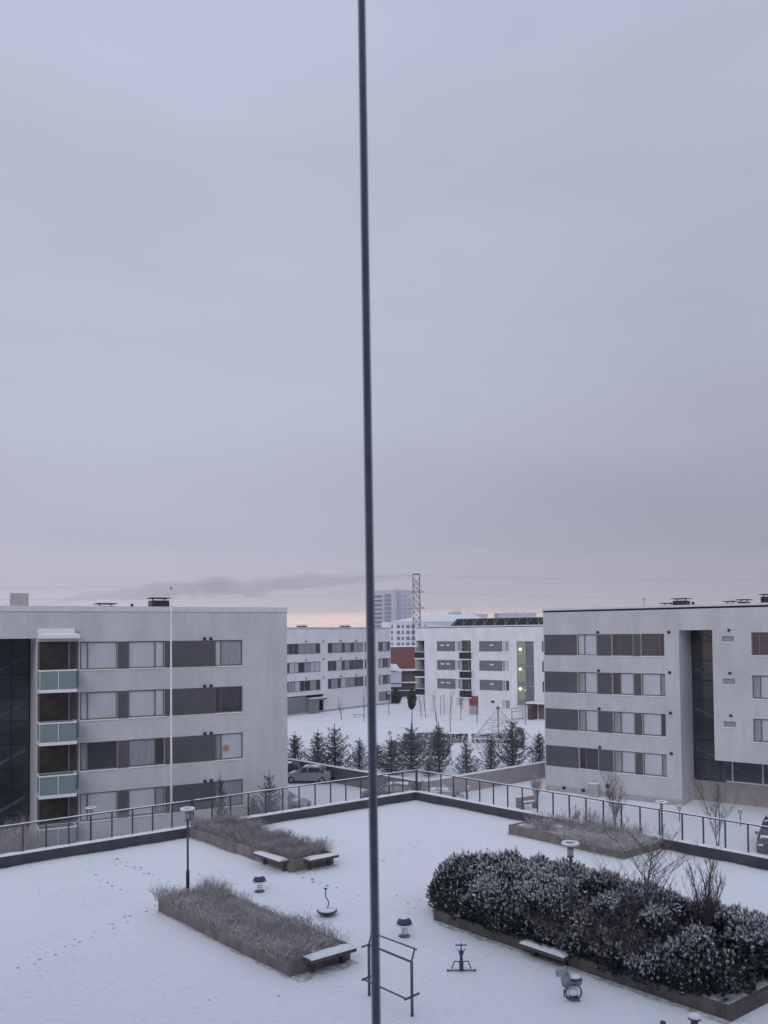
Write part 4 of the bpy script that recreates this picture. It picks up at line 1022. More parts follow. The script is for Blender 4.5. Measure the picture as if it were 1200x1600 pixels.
    for (a, b_, z0, r) in clumps:
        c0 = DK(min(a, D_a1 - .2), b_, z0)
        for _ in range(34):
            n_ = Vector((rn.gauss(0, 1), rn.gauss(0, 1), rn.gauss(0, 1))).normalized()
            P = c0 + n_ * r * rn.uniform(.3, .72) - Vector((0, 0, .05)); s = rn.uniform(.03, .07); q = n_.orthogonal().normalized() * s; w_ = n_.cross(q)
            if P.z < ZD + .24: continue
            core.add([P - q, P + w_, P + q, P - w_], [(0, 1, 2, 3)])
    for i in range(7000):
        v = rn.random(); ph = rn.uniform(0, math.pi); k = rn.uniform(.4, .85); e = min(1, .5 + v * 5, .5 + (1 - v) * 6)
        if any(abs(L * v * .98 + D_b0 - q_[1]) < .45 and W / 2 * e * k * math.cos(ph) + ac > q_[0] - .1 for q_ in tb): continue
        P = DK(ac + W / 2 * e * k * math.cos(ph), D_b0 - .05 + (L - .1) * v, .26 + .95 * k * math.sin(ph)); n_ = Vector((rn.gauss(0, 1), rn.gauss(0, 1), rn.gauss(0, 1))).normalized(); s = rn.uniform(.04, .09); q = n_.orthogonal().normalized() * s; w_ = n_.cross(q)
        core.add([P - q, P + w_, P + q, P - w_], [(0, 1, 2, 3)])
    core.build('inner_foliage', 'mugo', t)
hedge()
twigbed(D_a1 - 1.7, D_a1 + .05, D_b0 + (D_b1 - D_b0) * .45, D_b0 + (D_b1 - D_b0) * .75, .55, lambda x, y: .95 + .3 * vnoise(x, y, 9), 420, 'twig', 'frosted_shrubs', 'thin bare twigs tangled in the pine hedge around the slender tree', 16, lean=.6)

# ------------------------------------------------------------------ bare trees
def baretree(P, H, spread, stems, seed, label, r0=.03, levels=4, m='twig', cat='tree', nb=(9, 13), group=None, up=.5, bl=1.0):
    rn = random.Random(seed); P = Vector(P)
    t = empty('bare_tree', P, label, cat, group)
    tr, cr = MB(), MB()
    def branch(p, d, L, r, lev, mb):
        n = 5; pts_ = [p]; q = p.copy(); dd = d.copy()
        for i in range(n):
            dd = (dd + Vector((rn.gauss(0, .09), rn.gauss(0, .09), rn.gauss(.03, .05) + (up * .08)))).normalized(); q = q + dd * L / n; pts_.append(q.copy())
        rs = [r * (1 - .75 * i / n) for i in range(n + 1)]
        mb.tube(pts_, rs, 5 if lev == 0 else 3, caps=False)
        if lev >= levels - 1: return
        k_ = rn.randint(*nb) if lev == 0 else rn.randint(3, 5)
        for j in range(k_):
            u = rn.uniform(.22 if lev == 0 else .2, .95); i = min(n - 1, int(u * n)); pp = pts_[i].lerp(pts_[i + 1], u * n - i)
            an = rn.uniform(0, 2 * math.pi); side = Vector((math.cos(an), math.sin(an), 0))
            nd_ = (side * spread + Vector((0, 0, up + rn.uniform(0, .4))) + dd * .3).normalized()
            LL = L * (rn.uniform(.28, .45) * bl * (1.15 - u * .6) if lev == 0 else rn.uniform(.3, .55))
            branch(pp, nd_, LL, max(.004, r * (.42 if lev == 0 else .55) * (1 - u * .4)), lev + 1, cr)
    for s in range(stems):
        an = rn.uniform(0, 6.28); off = Vector((math.cos(an), math.sin(an), 0)) * (.08 if stems > 1 else 0)
        sg_ = (.10 if stems > 5 or r0 < .01 else .055) if stems > 1 else .02; d = Vector((rn.gauss(0, sg_), rn.gauss(0, sg_), 1)).normalized()
        branch(P + off, d, H * (rn.uniform(.75, 1) if stems > 1 else 1), r0 * (rn.uniform(.7, 1)), 0, tr)
    tr.build('trunk', m, t); cr.build('crown', m, t)
    return t
def deckpt(px, py, z=0): return at(px, py, ZD + z)
Pt = deckpt(1004, 1490, .3); baretree(Pt, atY(1004, 1325, Pt.y).z - Pt.z, .9, 1, 31, 'bare slender tree with drooping side branches rising from the middle of the pine hedge', .050, nb=(26, 30), up=.38, bl=1.7)
Pt = deckpt(1098, 1500, .3); baretree(Pt, atY(1098, 1335, Pt.y).z - Pt.z, .6, 4, 32, 'bare multi-stemmed tree rising from the right part of the pine hedge', .042, nb=(10, 13), up=.7, bl=1.15)
Pt = deckpt(1085, 1600, .0); baretree(Pt, .75, .8, 3, 33, 'small bare twigs at the bottom edge left of the snow-capped post', .006, levels=2, nb=(3, 4), cat='shrub')
Pt = deckpt(1178, 1545, .0); baretree(Pt, 1.5, .3, 3, 34, 'few thin bare stems sticking up at the right edge beside the hedge', .007, levels=2, nb=(2, 3), cat='shrub')
Pt = at(962, 1312, 0); 
def gtree(px, py_base, py_top, seed, label, **k):
    P = at(px, py_base, 0); H = atY(px, py_top, P.y).z; return baretree(P, H, k.pop('spread', .6), k.pop('stems', 3), seed, label, k.pop('r0', .04), **k)
gtree(962, 1305, 1212, 35, 'bare multi-stemmed tree behind the right railing in front of the white wall', stems=5, nb=(12, 15))
gtree(1122, 1345, 1222, 36, 'tall bare tree behind the right railing near the parked dark car', stems=3, nb=(14, 17), r0=.045)
gtree(898, 1312, 1262, 37, 'small bare bush behind the right railing left of the multi-stemmed tree', stems=6, cat='shrub', r0=.02)
gtree(838, 1252, 1213, 38, 'brown bare bush at the left corner of the right building', stems=12, cat='shrub', r0=.03, levels=4, m='bed2', spread=.8)
# far lawn saplings
def sap(px, pb, ptop, seed, label, stems=1, **k): return gtree(px, pb, ptop, seed, label, stems=stems, r0=k.pop('r0', .07), levels=3, **k)
sap(534, 1125, 1090, 41, 'leaning bare sapling beside the carpet frame before the far left block', nb=(10, 14), spread=.8, up=.9)
sap(569, 1127, 1088, 42, 'bare sapling beside the far bench left of the rod', nb=(8, 10), up=.9, spread=.5)
sap(683.5, 1143, 1085, 43, 'bare sapling directly left of the one in front of the far light window', nb=(8, 10), up=.9, spread=.4)
sap(704, 1144, 1078, 44, 'tall bare sapling in front of the far light ground-floor window', nb=(10, 14), up=.9, spread=.5)
sap(720, 1126, 1075, 45, 'bare sapling in front of the left side of the dull red panel', nb=(8, 10), up=.9, spread=.4)
sap(658, 1119, 1088, 46, 'bare sapling left of the pair before the far corner balconies', nb=(12, 14), up=.9, spread=.5)
sap(665.5, 1122, 1086, 47, 'bare sapling right of the pair before the far corner balconies', nb=(12, 14), up=.9, spread=.5)

# shrubs between left railing and left building
def thicket(px0, px1, pyb, h, n, seed, name, label, m='bed2', Yd=1.5, lean=.3, thick=.01):
    rn = random.Random(seed); b = MB(); A = at(px0, pyb, 0); B = at(px1, pyb, 0)
    for i in range(n):
        k = rn.random(); P = A.lerp(B, k) + Vector((rn.uniform(-.2, .2), rn.uniform(-Yd, Yd), 0)); hh = h * rn.uniform(.6, 1.1) * (1 + .3 * noise.noise(Vector((k * 9, 0, seed))))
        q = P.copy(); d = Vector((rn.gauss(0, lean), rn.gauss(0, lean), 1)).normalized(); Q = P + d * hh
        b.tube([P, P.lerp(Q, .5) + Vector((rn.gauss(0, .03), 0, 0)), Q], [thick, thick * .8, thick * .3], 3, caps=False)
        for _ in range(5):
            s0 = P.lerp(Q, rn.uniform(.3, .95)); b.tube([s0, s0 + Vector((rn.gauss(0, .5), rn.gauss(0, .5), rn.uniform(.5, 1))).normalized() * hh * .25], [thick * .6, thick * .3], 3, caps=False)
    return tag(b.build(name, m), label, 'shrubs', kind='stuff')

# ------------------------------------------------------------------ young pines
def make_pine(seed, name='young_pine', dens=1.0):
    """1-metre-tall unit pine (scaled on placing), whorls of upturned branches with needle tufts"""
    rn = random.Random(seed); t = empty(name, (0, 0, 0), None, 'tree')
    tr, cr, sn = MB(), MB(), MB()
    tr.tube([(0, 0, 0), (.006, .004, .5), (0, 0, 1.0)], [.022, .013, .004], 6)
    def tuft(P, d, s):
        V, Fs = cr.v, cr.f; a = d.orthogonal().normalized(); c = d.cross(a)
        for k in range(int(8 * dens)):
            an = rn.uniform(0, 6.28); o = len(V); r = (a * math.cos(an) + c * math.sin(an)); k1 = rn.random()
            base = P - d * s * k1 * .9; tip = base + (r * .8 + d * 1.0).normalized() * s * rn.uniform(.7, 1.1); sd_ = d.cross(r) * s * .10
            V += [base - sd_, base + sd_, tip]; Fs.append((o, o + 1, o + 2))
    nw = 13
    for i in range(nw):
        z = .04 + .88 * (i / nw) ** .95; Rr = (.31 * (1 - z) ** .8 * min(1, .80 + z * 1.6) + .02) * rn.uniform(.82, 1.15); nb = rn.randint(6, 8) if z < .75 else rn.randint(4, 5); ph = rn.random() * 6
        for j in range(nb):
            an = ph + 6.283 * j / nb + rn.gauss(0, .2); L = Rr * rn.uniform(.5, 1.3); u = Vector((math.cos(an), math.sin(an), 0))
            p0 = Vector((0, 0, z + rn.gauss(0, .012))); p1 = p0 + u * L * .6 + Vector((0, 0, L * .15)); p2 = p0 + u * L + Vector((0, 0, L * .55))
            tr.tube([p0, p1, p2], [.006, .004, .002], 3, caps=False)
            m_ = max(4, int(L / .015))
            for q in range(m_):
                k = .15 + .85 * q / (m_ - 1); P = p0.lerp(p1, k / .6) if k < .6 else p1.lerp(p2, (k - .6) / .4)
                for _q in range(1 + (q % 3 == 0)):
                    sd = Vector((rn.gauss(0, .017), rn.gauss(0, .017), rn.gauss(0, .013)))
                    tuft(P + sd, (u * .6 + Vector((rn.gauss(0, .5), rn.gauss(0, .5), .7))).normalized(), rn.uniform(.026, .042))
    for q in range(7): tuft(Vector((0, 0, .86 + .14 * q / 6)), Vector((rn.gauss(0, .2), rn.gauss(0, .2), 1)).normalized(), .03)
    tr.build('trunk', 'bark', t, origin=(0, 0, 0)); cr.build('crown', 'needle', t, origin=(0, 0, 0))
    return t
PROT = [make_pine(s) for s in (1, 2, 3, 4)]; used = [False] * 4
def pine(px, ptop, Y, wpx, label, k, group='young pines behind the car park walls', pb=None):
    if Y is None: P = at(px, pb, 0)
    else: P = atY(px, 1200, Y)
    H = atY(px, ptop, P.y).z; ww = wpx * 1.06 / FPX * P.y / .60
    o = place(PROT[k], used[k], (P.x, P.y, 0), RN.uniform(0, 6), (ww * RN.uniform(.92, 1.1), ww * RN.uniform(.9, 1.1), H), label, group); used[k] = True; return o
pine(461, 1143, 77, 42, 'young pine right beside the edge of the left building', 0)
pine(497, 1139, 79, 38, 'slim young pine between the building edge and the fullest pine', 1)
pine(523, 1131, 74, 58, 'fullest dark young pine behind the silver parked car', 2)
pine(562, 1152, 76, 42, 'young pine partly behind the left side of the rod', 3)
pine(590, 1160, 78, 34, 'small young pine peeping out on the right side of the rod', 0)
pine(612, 1150, 74, 50, 'bushy young pine left of the pine at the deck corner', 1)
pine(643, 1131, 76, 58, 'tall young pine in line with the deck corner and the columnar tree', 2)
pine(670, 1182, 73, 26, 'smallest young pine between the two tall ones right of the deck corner', 3)
pine(686, 1127, 75, 52, 'tall young pine just right of the deck corner', 0)
pine(729, 1156, 73, 38, 'short young pine standing alone on open snow below the climbing net', 1)
pine(767, 1148, 76, 42, 'young pine under the left foot of the climbing net', 3)
pine(801, 1120, 77, 56, 'tallest broad young pine between climbing net and slide', 2)
pine(843, 1141, 77, 38, 'young pine half hidden by the edge of the right building', 0)
pine(421, 1203, None, 46, 'young pine behind the left railing in front of the white gable wall', 2, 'young pines near the left building', pb=1310)
pine(345, 1207, None, 28, 'narrow young pine behind the left railing before the lowest grey window band', 1, 'young pines near the left building', pb=1318)
pine(396, 1238, None, 40, 'low young pine behind the left railing left of the one before the gable', 3, 'young pines near the left building', pb=1312)
thicket(305, 470, 1312, .95, 300, 52, 'bare_shrubs', 'brown bare shrubs beyond the left railing at the foot of the young pines', Yd=1.6)
thicket(130, 300, 1345, 1.6, 300, 51, 'bare_shrubs', 'thin pale bare shrubs between the left railing and the window bands', 'bed', lean=.15, thick=.012)
thicket(2, 58, 1375, 2.6, 520, 53, 'dry_shrubs', 'dense dry brown bush behind the left railing at the photo edge', 'bed2', Yd=.7, lean=.12, thick=.013)
thicket(860, 1040, 1310, .8, 200, 54, 'bare_shrubs', 'sparse pale bare shrubs beyond the right railing behind the flower planter', 'bed', lean=.3)

# ------------------------------------------------------------------ car park walls
def wallrun(P, Q, h, th, m, label, seed):
    P = Vector((P.x, P.y, 0)); Q = Vector((Q.x, Q.y, 0)); d = (Q - P).normalized(); n = Vector((-d.y, d.x, 0)); L = (Q - P).length
    t = empty('retaining_wall', (P + Q) / 2, label, 'wall')
    k = 0; seg = 3.0; x = 0
    b = MB()
    while x < L:
        x1 = min(L, x + seg); T_ = lambda a, c, z: P + d * a + n * c + Vector((0, 0, z))
        b.box(x + .012, x1 - .012, 0, th, -.1, h, T_); b.box(x1 - .012, x1 + .012, .012, th - .01, -.1, h - .01, T_) if x1 < L else None
        x = x1
    b.build('wall', m, t)
    snow_strip(T_(0, th / 2, h + .002), T_(L, th / 2, h + .002), n * (th + .04), .08, 'snow', t, seed=seed)
kc = at(660, 1221, 1.35)
pl = at(410, 1178.5, 1.35); pr = at(853, 1190, 1.35); pr = kc + (pr - kc) * 1.05
wallrun(kc, pl, 1.35, .25, 'walld', 'dark low retaining wall behind the silver car on the left of the car park', 61)
wallrun(pr, kc, 1.35, .25, 'wallg', 'grey-brown low retaining wall running from the deck corner to the right building', 62)

# ------------------------------------------------------------------ cars
def make_car(kind, paint, label, P, heading, L=4.3, W=1.75, H=1.45, cat='car', snow=True):
    """heading: direction the nose points (radians, world)"""
    c, s = math.cos(heading), math.sin(heading)
    t = empty('parked_car', (P.x, P.y, 0), label, cat, None)
    T_ = lambda x, y, z: Vector((P.x + x * c - y * s, P.y + x * s + y * c, z))
    h = L / 2; wv = W / 2
    est = kind == 'estate'
    #      x,        sill, belt, top(None=no cabin), half width factor
    st = [(-h, .42, .72, None, .80), (-h + .06, .30, .86, None, .92), (-h + .28, .26, .95, None if not est else 1.05, .97),
          (-h + .75 if est else -h + .95, .24, .97, H * .985, 1.0), (-.1, .22, .95, H, 1.0), (.35, .22, .94, H * .97, 1.0), (1.05, .23, .93, None, 1.0),
          (h - .55, .25, .82, None, .97), (h - .12, .30, .68, None, .90), (h, .40, .58, None, .80)]
    b = MB(); rings = []
    for (x, z0, zb, zt_, k) in st:
        w_ = wv * k; top = zt_ or zb + .02; wr = wv * .72 if zt_ else w_ * .86
        rings.append([(x, -w_ * .93, z0), (x, -w_, z0 + .22), (x, -w_ * .985, zb - .04), (x, -wr, top - (.03 if zt_ else 0)), (x, -wr * .55, top + .03), (x, wr * .55, top + .03), (x, wr, top - (.03 if zt_ else 0)), (x, w_ * .985, zb - .04), (x, w_, z0 + .22), (x, w_ * .93, z0)])
    for rg in rings: b.v += [T_(*p) for p in rg]
    m_ = 10
    for i in range(len(rings) - 1):
        for k in range(m_): b.f.append((i * m_ + k, i * m_ + (k + 1) % m_, (i + 1) * m_ + (k + 1) % m_, (i + 1) * m_ + k))
    b.f.append(tuple(range(m_))[::-1]); b.f.append(tuple((len(rings) - 1) * m_ + k for k in range(m_)))
    b.build('body', paint, t, smooth=False, bevel=.03)
    def lp(p, q, k): return tuple(p[i] + (q[i] - p[i]) * k for i in range(3))
    def pane(i, j, ka, kb, e, sgn, name='side_window'):
        r1, r2 = rings[i], rings[j]; A, B = (2, 3) if sgn < 0 else (7, 6)
        q = [lp(lp(r1[A], r2[A], ka), lp(r1[B], r2[B], ka), .12), lp(lp(r1[A], r2[A], kb), lp(r1[B], r2[B], kb), .12), lp(lp(r1[A], r2[A], kb), lp(r1[B], r2[B], kb), .86), lp(lp(r1[A], r2[A], ka), lp(r1[B], r2[B], ka), .86)]
        bb = MB(); bb.add([T_(x, y + sgn * e, z) for x, y, z in q] + [T_(x, y - sgn * .01, z) for x, y, z in q], [(0, 1, 2, 3), (7, 6, 5, 4), (0, 4, 5, 1), (1, 5, 6, 2), (2, 6, 7, 3), (3, 7, 4, 0)]); bb.build(name, 'dark', t)
    for sgn in (-1, 1):
        pane(3, 4, .02, .94, .012, sgn); pane(4, 5, .1, .95, .012, sgn); pane(5, 6, .0, .62, .012, sgn)
        if not est: pane(2, 3, .45, .95, .012, sgn)
        else: pane(2, 3, .2, .92, .012, sgn)
    def slope(i, j, ka, kb, name):
        r1, r2 = rings[i], rings[j]
        q = [lp(r1[3], r2[3], ka), lp(r1[6], r2[6], ka), lp(r1[6], r2[6], kb), lp(r1[3], r2[3], kb)]
        q = [(x, y * .93, z + .045) for x, y, z in q]
        bb = MB(); bb.add([T_(*p) for p in q] + [T_(p[0], p[1], p[2] - .02) for p in q], [(0, 1, 2, 3), (7, 6, 5, 4), (0, 4, 5, 1), (1, 5, 6, 2), (2, 6, 7, 3), (3, 7, 4, 0)]); bb.build(name, 'dark', t)
    slope(5, 6, .08, .92, 'windscreen'); slope(2, 3, .15, .9, 'rear_window')
    for x in (-h + .78, h - .82):
        for sgn in (-1, 1):
            bb = MB(); bb.tube([T_(x, sgn * (wv - .20), .31), T_(x, sgn * (wv - .005), .31)], .31, 20); w_ = bb.build('wheel', 'tyre', t)
            bb = MB(); bb.tube([T_(x, sgn * (wv - .004), .31), T_(x, sgn * (wv + .008), .31)], .19, 14); bb.build('rim', 'rim', w_)
    for sgn in (-1, 1):
        bb = MB(); y0, y1 = sorted((sgn * wv * .52, sgn * wv * .84)); bb.box(h - .10, h + .012, y0, y1, .56, .68, T_); bb.build('headlight', 'headl', t, bevel=.02)
        bb = MB(); y0, y1 = sorted((sgn * wv * .66, sgn * wv * .88)); bb.box(-h - .012, -h + .12, y0, y1, .66, .88, T_); bb.build('tail_light', 'taill', t, bevel=.02)
        bb = MB(); y0, y1 = sorted((sgn * wv * .98, sgn * (wv + .16))); bb.box(.72, .82, y0, y1, .90, 1.03, T_); bb.build('mirror', paint, t, bevel=.02)
    for e in (-1, 1):
        bb = MB(); x = e * (h + .012); bb.box(min(x, x - e * .06), max(x, x - e * .06), -wv * .72, wv * .72, .36, .50, T_); bb.build('bumper', 'black', t, bevel=.02)
    bb = MB(); bb.box(-h - .03, -h - .016, -.26, .26, .56, .67, T_); bb.build('number_plate', 'sill', t)
    if snow:
        bb = MB(); x0, x1 = st[3][0] + .1, .35; nx, ny = 8, 5
        for i in range(nx + 1):
            for j in range(ny + 1):
                e = (i in (0, nx) or j in (0, ny)); x = x0 + (x1 - x0) * i / nx; y = wv * .64 * (2 * j / ny - 1); zz = H * .975 + .005 + (0 if e else .06 + .02 * noise.noise(Vector((x * 3, y * 3, 0)))); bb.v.append(T_(x, y, zz))
        for i in range(nx):
            for j in range(ny): bb.f.append((i * (ny + 1) + j, (i + 1) * (ny + 1) + j, (i + 1) * (ny + 1) + j + 1, i * (ny + 1) + j + 1))
        bb.build('snow', 'cap', t, smooth=True)
        bb = MB(); 
        for i in range(4):
            for j in range(5): x = 1.12 + (h - .6 - 1.12) * i / 3; y = wv * .78 * (2 * j / 4 - 1); e = (i in (0, 3) or j in (0, 4)); bb.v.append(T_(x, y, .94 - .09 * (i / 3) + (.01 if e else .05)))
        for i in range(3):
            for j in range(4): bb.f.append((i * 5 + j, (i + 1) * 5 + j, (i + 1) * 5 + j + 1, i * 5 + j + 1))
        bb.build('bonnet_snow', 'cap', t, smooth=True)
    return t
PK = Vector((0, 0, 0))
make_car('hatch', 'carS', 'silver hatchback parked side-on under the fullest young pine', at(482, 1222), R(172))
make_car('hatch', 'carD', 'dark car mostly hidden behind the left building edge beside the silver hatchback', at(440, 1216), R(172))
make_car('hatch', 'carS', 'silver car in front of the gable corner with only its bonnet showing', at(438, 1267), R(-12))
make_car('estate', 'carD', 'dark estate car parked behind the rod just left of the deck corner', at(612, 1253), R(178), L=4.6)
make_car('hatch', 'carS', 'snow-roofed car just right of the deck corner almost hidden by the parapet', at(680, 1263), R(175))
make_car('estate', 'carB', 'blue-black car at the right edge of the photo beyond the railing', at(1212, 1325), R(-120), L=4.5, H=1.6)

# heater posts, benches and other small things in the car park
def heater(px, py, label):
    P = at(px, py, 0); t = empty('heater_post', P, label, 'post', 'car heater posts')
    b = MB(); b.tube([P, P + Vector((0, 0, .8))], .035, 8); b.build('post', 'steel', t)
    b = MB(); b.box(P.x - .13, P.x + .13, P.y - .08, P.y + .08, .80, 1.08); b.build('box', 'plinth', t, bevel=.02)
    b = MB(); b.box(P.x - .14, P.x + .14, P.y - .09, P.y + .09, 1.082, 1.12); b.build('snow', 'cap', t, bevel=.01)
heater(694, 1250, 'car heater post directly right of the deck corner above the snow-roofed car'); heater(731, 1251, 'car heater post with a box right of the snow-roofed car')
heater(1062, 1284, 'car heater post in front of the slot of the right building'); heater(1157, 1290, 'car heater post at the right just left of the blue-black car')
heater(503, 1200, 'small heater post between the silver hatchback and the snow')
cP = FR.q(FR.s_(931, 1240), .35, 0); small_box('utility_cabinet', cP, .75, .4, 1.0, 'plinth', 'grey utility cabinet at the foot of the right building wall', 'cabinet', rz=math.atan2(FR.u.y, FR.u.x))
# orange bench
P = at(826, 1264, 0); t = empty('orange_bench', P, 'small orange-brown bench on the snow beyond the right railing', 'bench'); rz = .5
c_, s_2 = math.cos(rz), math.sin(rz); T_ = lambda x, y, z: Vector((P.x + x * c_ - y * s_2, P.y + x * s_2 + y * c_, z))
for k in range(3): b = MB(); b.box(-.8, .8, -.22 + k * .16, -.22 + k * .16 + .13, .40, .44, T_); b.build('plank', 'orange', t)
b = MB(); b.box(-.8, .8, .27, .30, .55, .85, T_); b.build('backrest', 'orange', t)
for x in (-.6, .55): b = MB(); b.box(x, x + .06, -.2, .30, 0, .398, T_); b.build('leg', 'steel', t)
small_box('litter_bin', at(812, 1262, 0), .4, .4, .75, 'steel', 'small dark bin standing left of the orange-brown bench', 'bin')

# ------------------------------------------------------------------ far playground and lawn
def hedgerow(px0, px1, pyb, ptop, label, m, seed, depth=1.2):
    A = at(px0, pyb, 0); B = at(px1, pyb, 0); h = atY((px0 + px1) / 2, ptop, A.y).z; rn = random.Random(seed); L = (B - A).length; b = MB()
    d = (B - A) / L
    n = int(L * depth * 330)
    for i in range(n):
        x = rn.random() * L; y = rn.uniform(0, depth); z = h * (1 - rn.random() ** 1.8) * (1 + .25 * noise.noise(Vector((x * .5, y, seed)))) * (1 - .5 * abs(2 * y / depth - 1) ** 3); s = rn.uniform(.05, .11)
        P = A + d * x + Vector((0, y, z)); n1 = Vector((rn.gauss(0, 1), rn.gauss(0, 1), rn.gauss(.3, 1))).normalized(); a = n1.orthogonal().normalized() * s; c = n1.cross(a)
        b.add([P - a, P + c * .6, P + a, P - c * .6], [(0, 1, 2, 3)])
    t = empty('hedge_row', (A + B) / 2, label, 'hedge'); b.build('foliage', m, t)
    bb = MB(); T_ = lambda x, y, z: A + d * x + Vector((0, y, z))
    for i in range(int(L / .5)): bb.tube([T_(i * .5 + .2, depth / 2, 0), T_(i * .5 + .3, depth / 2 + .05, h * .8)], .03, 4)
    bb.build('stems', 'bark', t)
hedgerow(630, 732, 1161, 1146, 'brown clipped hedge row behind the tall pines at the deck corner', 'hedge', 71)
hedgerow(738, 822, 1161, 1147.5, 'brown clipped hedge row below the climbing net', 'hedge', 72)
hedgerow(608, 705, 1181, 1161, 'dark clipped hedge row between the pines above the deck corner', 'hedge', 73, 1.6)

# climbing net
P0 = at(776, 1170, 0); sc_ = P0.y / FPX
ap = atY(778, 1106, P0.y + 1)
t = empty('climbing_net', (ap.x, P0.y, 0), 'pyramid-shaped steel and rope climbing net on the far snowy lawn', 'climbing frame')
b = MB(); ring = []
yc = P0.y + 1
mid_z = atY(778, 1127, yc).z; low_z = atY(778, 1150, yc).z
def rg(r, z, n=4, ph=.6): return [Vector((ap.x + r * math.cos(ph + 2 * math.pi * k / n), yc + r * math.sin(ph + 2 * math.pi * k / n), z)) for k in range(n)]
m1 = rg(1.9, mid_z); l1 = rg(3.6, low_z); f1 = rg(2.9, 0, 4, .6)
top = Vector((ap.x, yc, ap.z))
mast = MB(); mast.tube([(ap.x, yc, 0), top], .07, 8); mast.build('mast', 'steel', t)
b = MB(); b.lathe([(0, -.2), (.2, -.1), (.22, .05), (0, .2)], top, 10); b.build('mast_cap', 'steel', t, smooth=True)
frm = MB()
for k in range(4):
    frm.tube([l1[k], f1[k]], .075, 6); frm.tube([l1[k], l1[(k + 1) % 4]], .07, 6); frm.tube([top, l1[k]], .055, 5)
frm.build('frame', 'capmetal', t)
rp_ = MB()
for k in range(4):
    A, B = m1[k], m1[(k + 1) % 4]; rp_.tube([A, B], .05, 4); rp_.tube([A, l1[(k + 1) % 4]], .04, 4)
    for q in (.33, .66):
        rp_.tube([l1[k].lerp(l1[(k + 1) % 4], q), Vector((ap.x, yc, low_z * .5))], .035, 4); rp_.tube([l1[k].lerp(l1[(k + 1) % 4], q), A.lerp(B, q)], .035, 4)
    for q in (.3, .65): rp_.tube([l1[k].lerp(top, q), l1[(k + 1) % 4].lerp(top, q)], .035, 4)
    rp_.tube([f1[k] * .5 + top * .5 - Vector((0, 0, 0)), l1[(k + 2) % 4] * .2 + Vector((ap.x, yc, low_z)) * .8], .035, 4)
rp_.build('rope_net', 'capmetal', t)
# slide
P = at(822, 1168, 0); t = empty('slide', P, 'small dark hooded slide behind the tallest broad pine', 'slide'); q = P.y / FPX
b = MB(); b.lathe([(.5, 0), (.55, 1.0), (.5, 1.8), (.25, 2.2), (0, 2.3)], (P.x - .7, P.y, 0), 12, 1, .8); b.build('tower', 'walld', t, smooth=True)
b = MB(); b.prism([(0, 1.55), (1.6, .35), (2.2, .25), (2.2, .35), (1.6, .5), (0, 1.8)], lambda a, c, s: Vector((P.x + a, P.y - .35 + .7 * s, c))); b.build('chute', 'capmetal', t)
# hoop frames (carpet racks) and bench
def rack(px0, px1, pb, pt, label, name='carpet_rack', shelf=True):
    A = at(px0, pb, 0); B = at(px1, pb - 1.5, 0); h = atY(px0, pt, A.y).z; t = empty(name, (A + B) / 2, label, 'rack')
    for X in (A, B): b = MB(); b.tube([X, X + Vector((0, 0, h))], .05, 6); b.build('post', 'steel', t)
    b = MB(); b.tube([A + Vector((0, 0, h)), B + Vector((0, 0, h))], .05, 6)
    if shelf: b.tube([A + Vector((0, 0, h * .75)), B + Vector((0, 0, h * .75))], .04, 6)
    b.build('bar', 'steel', t)
    if shelf: b = MB(); b.tube([A + Vector((0, 0, h * .12)), B + Vector((0, 0, h * .12))], .05, 6); b.build('rail', 'steel', t)
rack(800, 817, 1126, 1107, 'grey carpet rack before the lit stairwell of the far right block')
rack(519, 528.5, 1110, 1096, 'small carpet rack beside the leaning sapling before the far left block')
rack(689, 694, 1118, 1088, 'narrow tall steel frame before the far right block left of the red panel', 'swing_frame', False)
A = at(552, 1121, 0); B = at(570, 1120, 0); t = empty('park_bench', (A + B) / 2, 'simple bench on the far lawn just left of the rod', 'bench')
b = MB(); b.box(A.x, B.x, A.y, A.y + .4, .42, .50); b.build('seat', 'brown', t)
for x in (A.x + .15, B.x - .25): b = MB(); b.box(x, x + .1, A.y + .03, A.y + .37, 0, .418); b.build('leg', 'plinth', t)
b = MB(); b.box(A.x, B.x, A.y, A.y + .4, .502, .56); b.build('snow', 'cap', t)
# poles and signs
def pole(px, pb, pt, label, name='lamp_post', cat='lamp post', head=True, r=.05):
    P = at(px, pb, 0); h = atY(px, pt, P.y).z; t = empty(name, P, label, cat)
    b = MB(); b.tube([P, P + Vector((0, 0, h))], r, 8); b.build('post', 'steel', t)
    if head: b = MB(); b.lathe([(.12, -.25), (.14, 0), (.32, .02), (.32, .07), (0, .12)], P + Vector((0, 0, h)), 12); b.build('lamp_head', 'capmetal', t)
pole(607.5, 1117, 1082, 'thin lamp post before the near end of the far left block')
pole(821, 1132, 1078, 'thin pale lamp post in front of the lit stairwell')
pole(745.5, 1130, 1100, 'thin post in front of the dull red panel', head=False, r=.06)
P = at(609, 1161, 0); t = empty('small_sign', P, 'small square sign on a thin post on the open snow right of the rod', 'sign')
b = MB(); b.tube([P, P + Vector((0, 0, 1.1))], .04, 6); b.build('post', 'steel', t)
b = MB(); b.box(P.x - .22, P.x + .22, P.y - .06, P.y - .045, 1.0, 1.4); b.build('sign_plate', 'plinth', t)
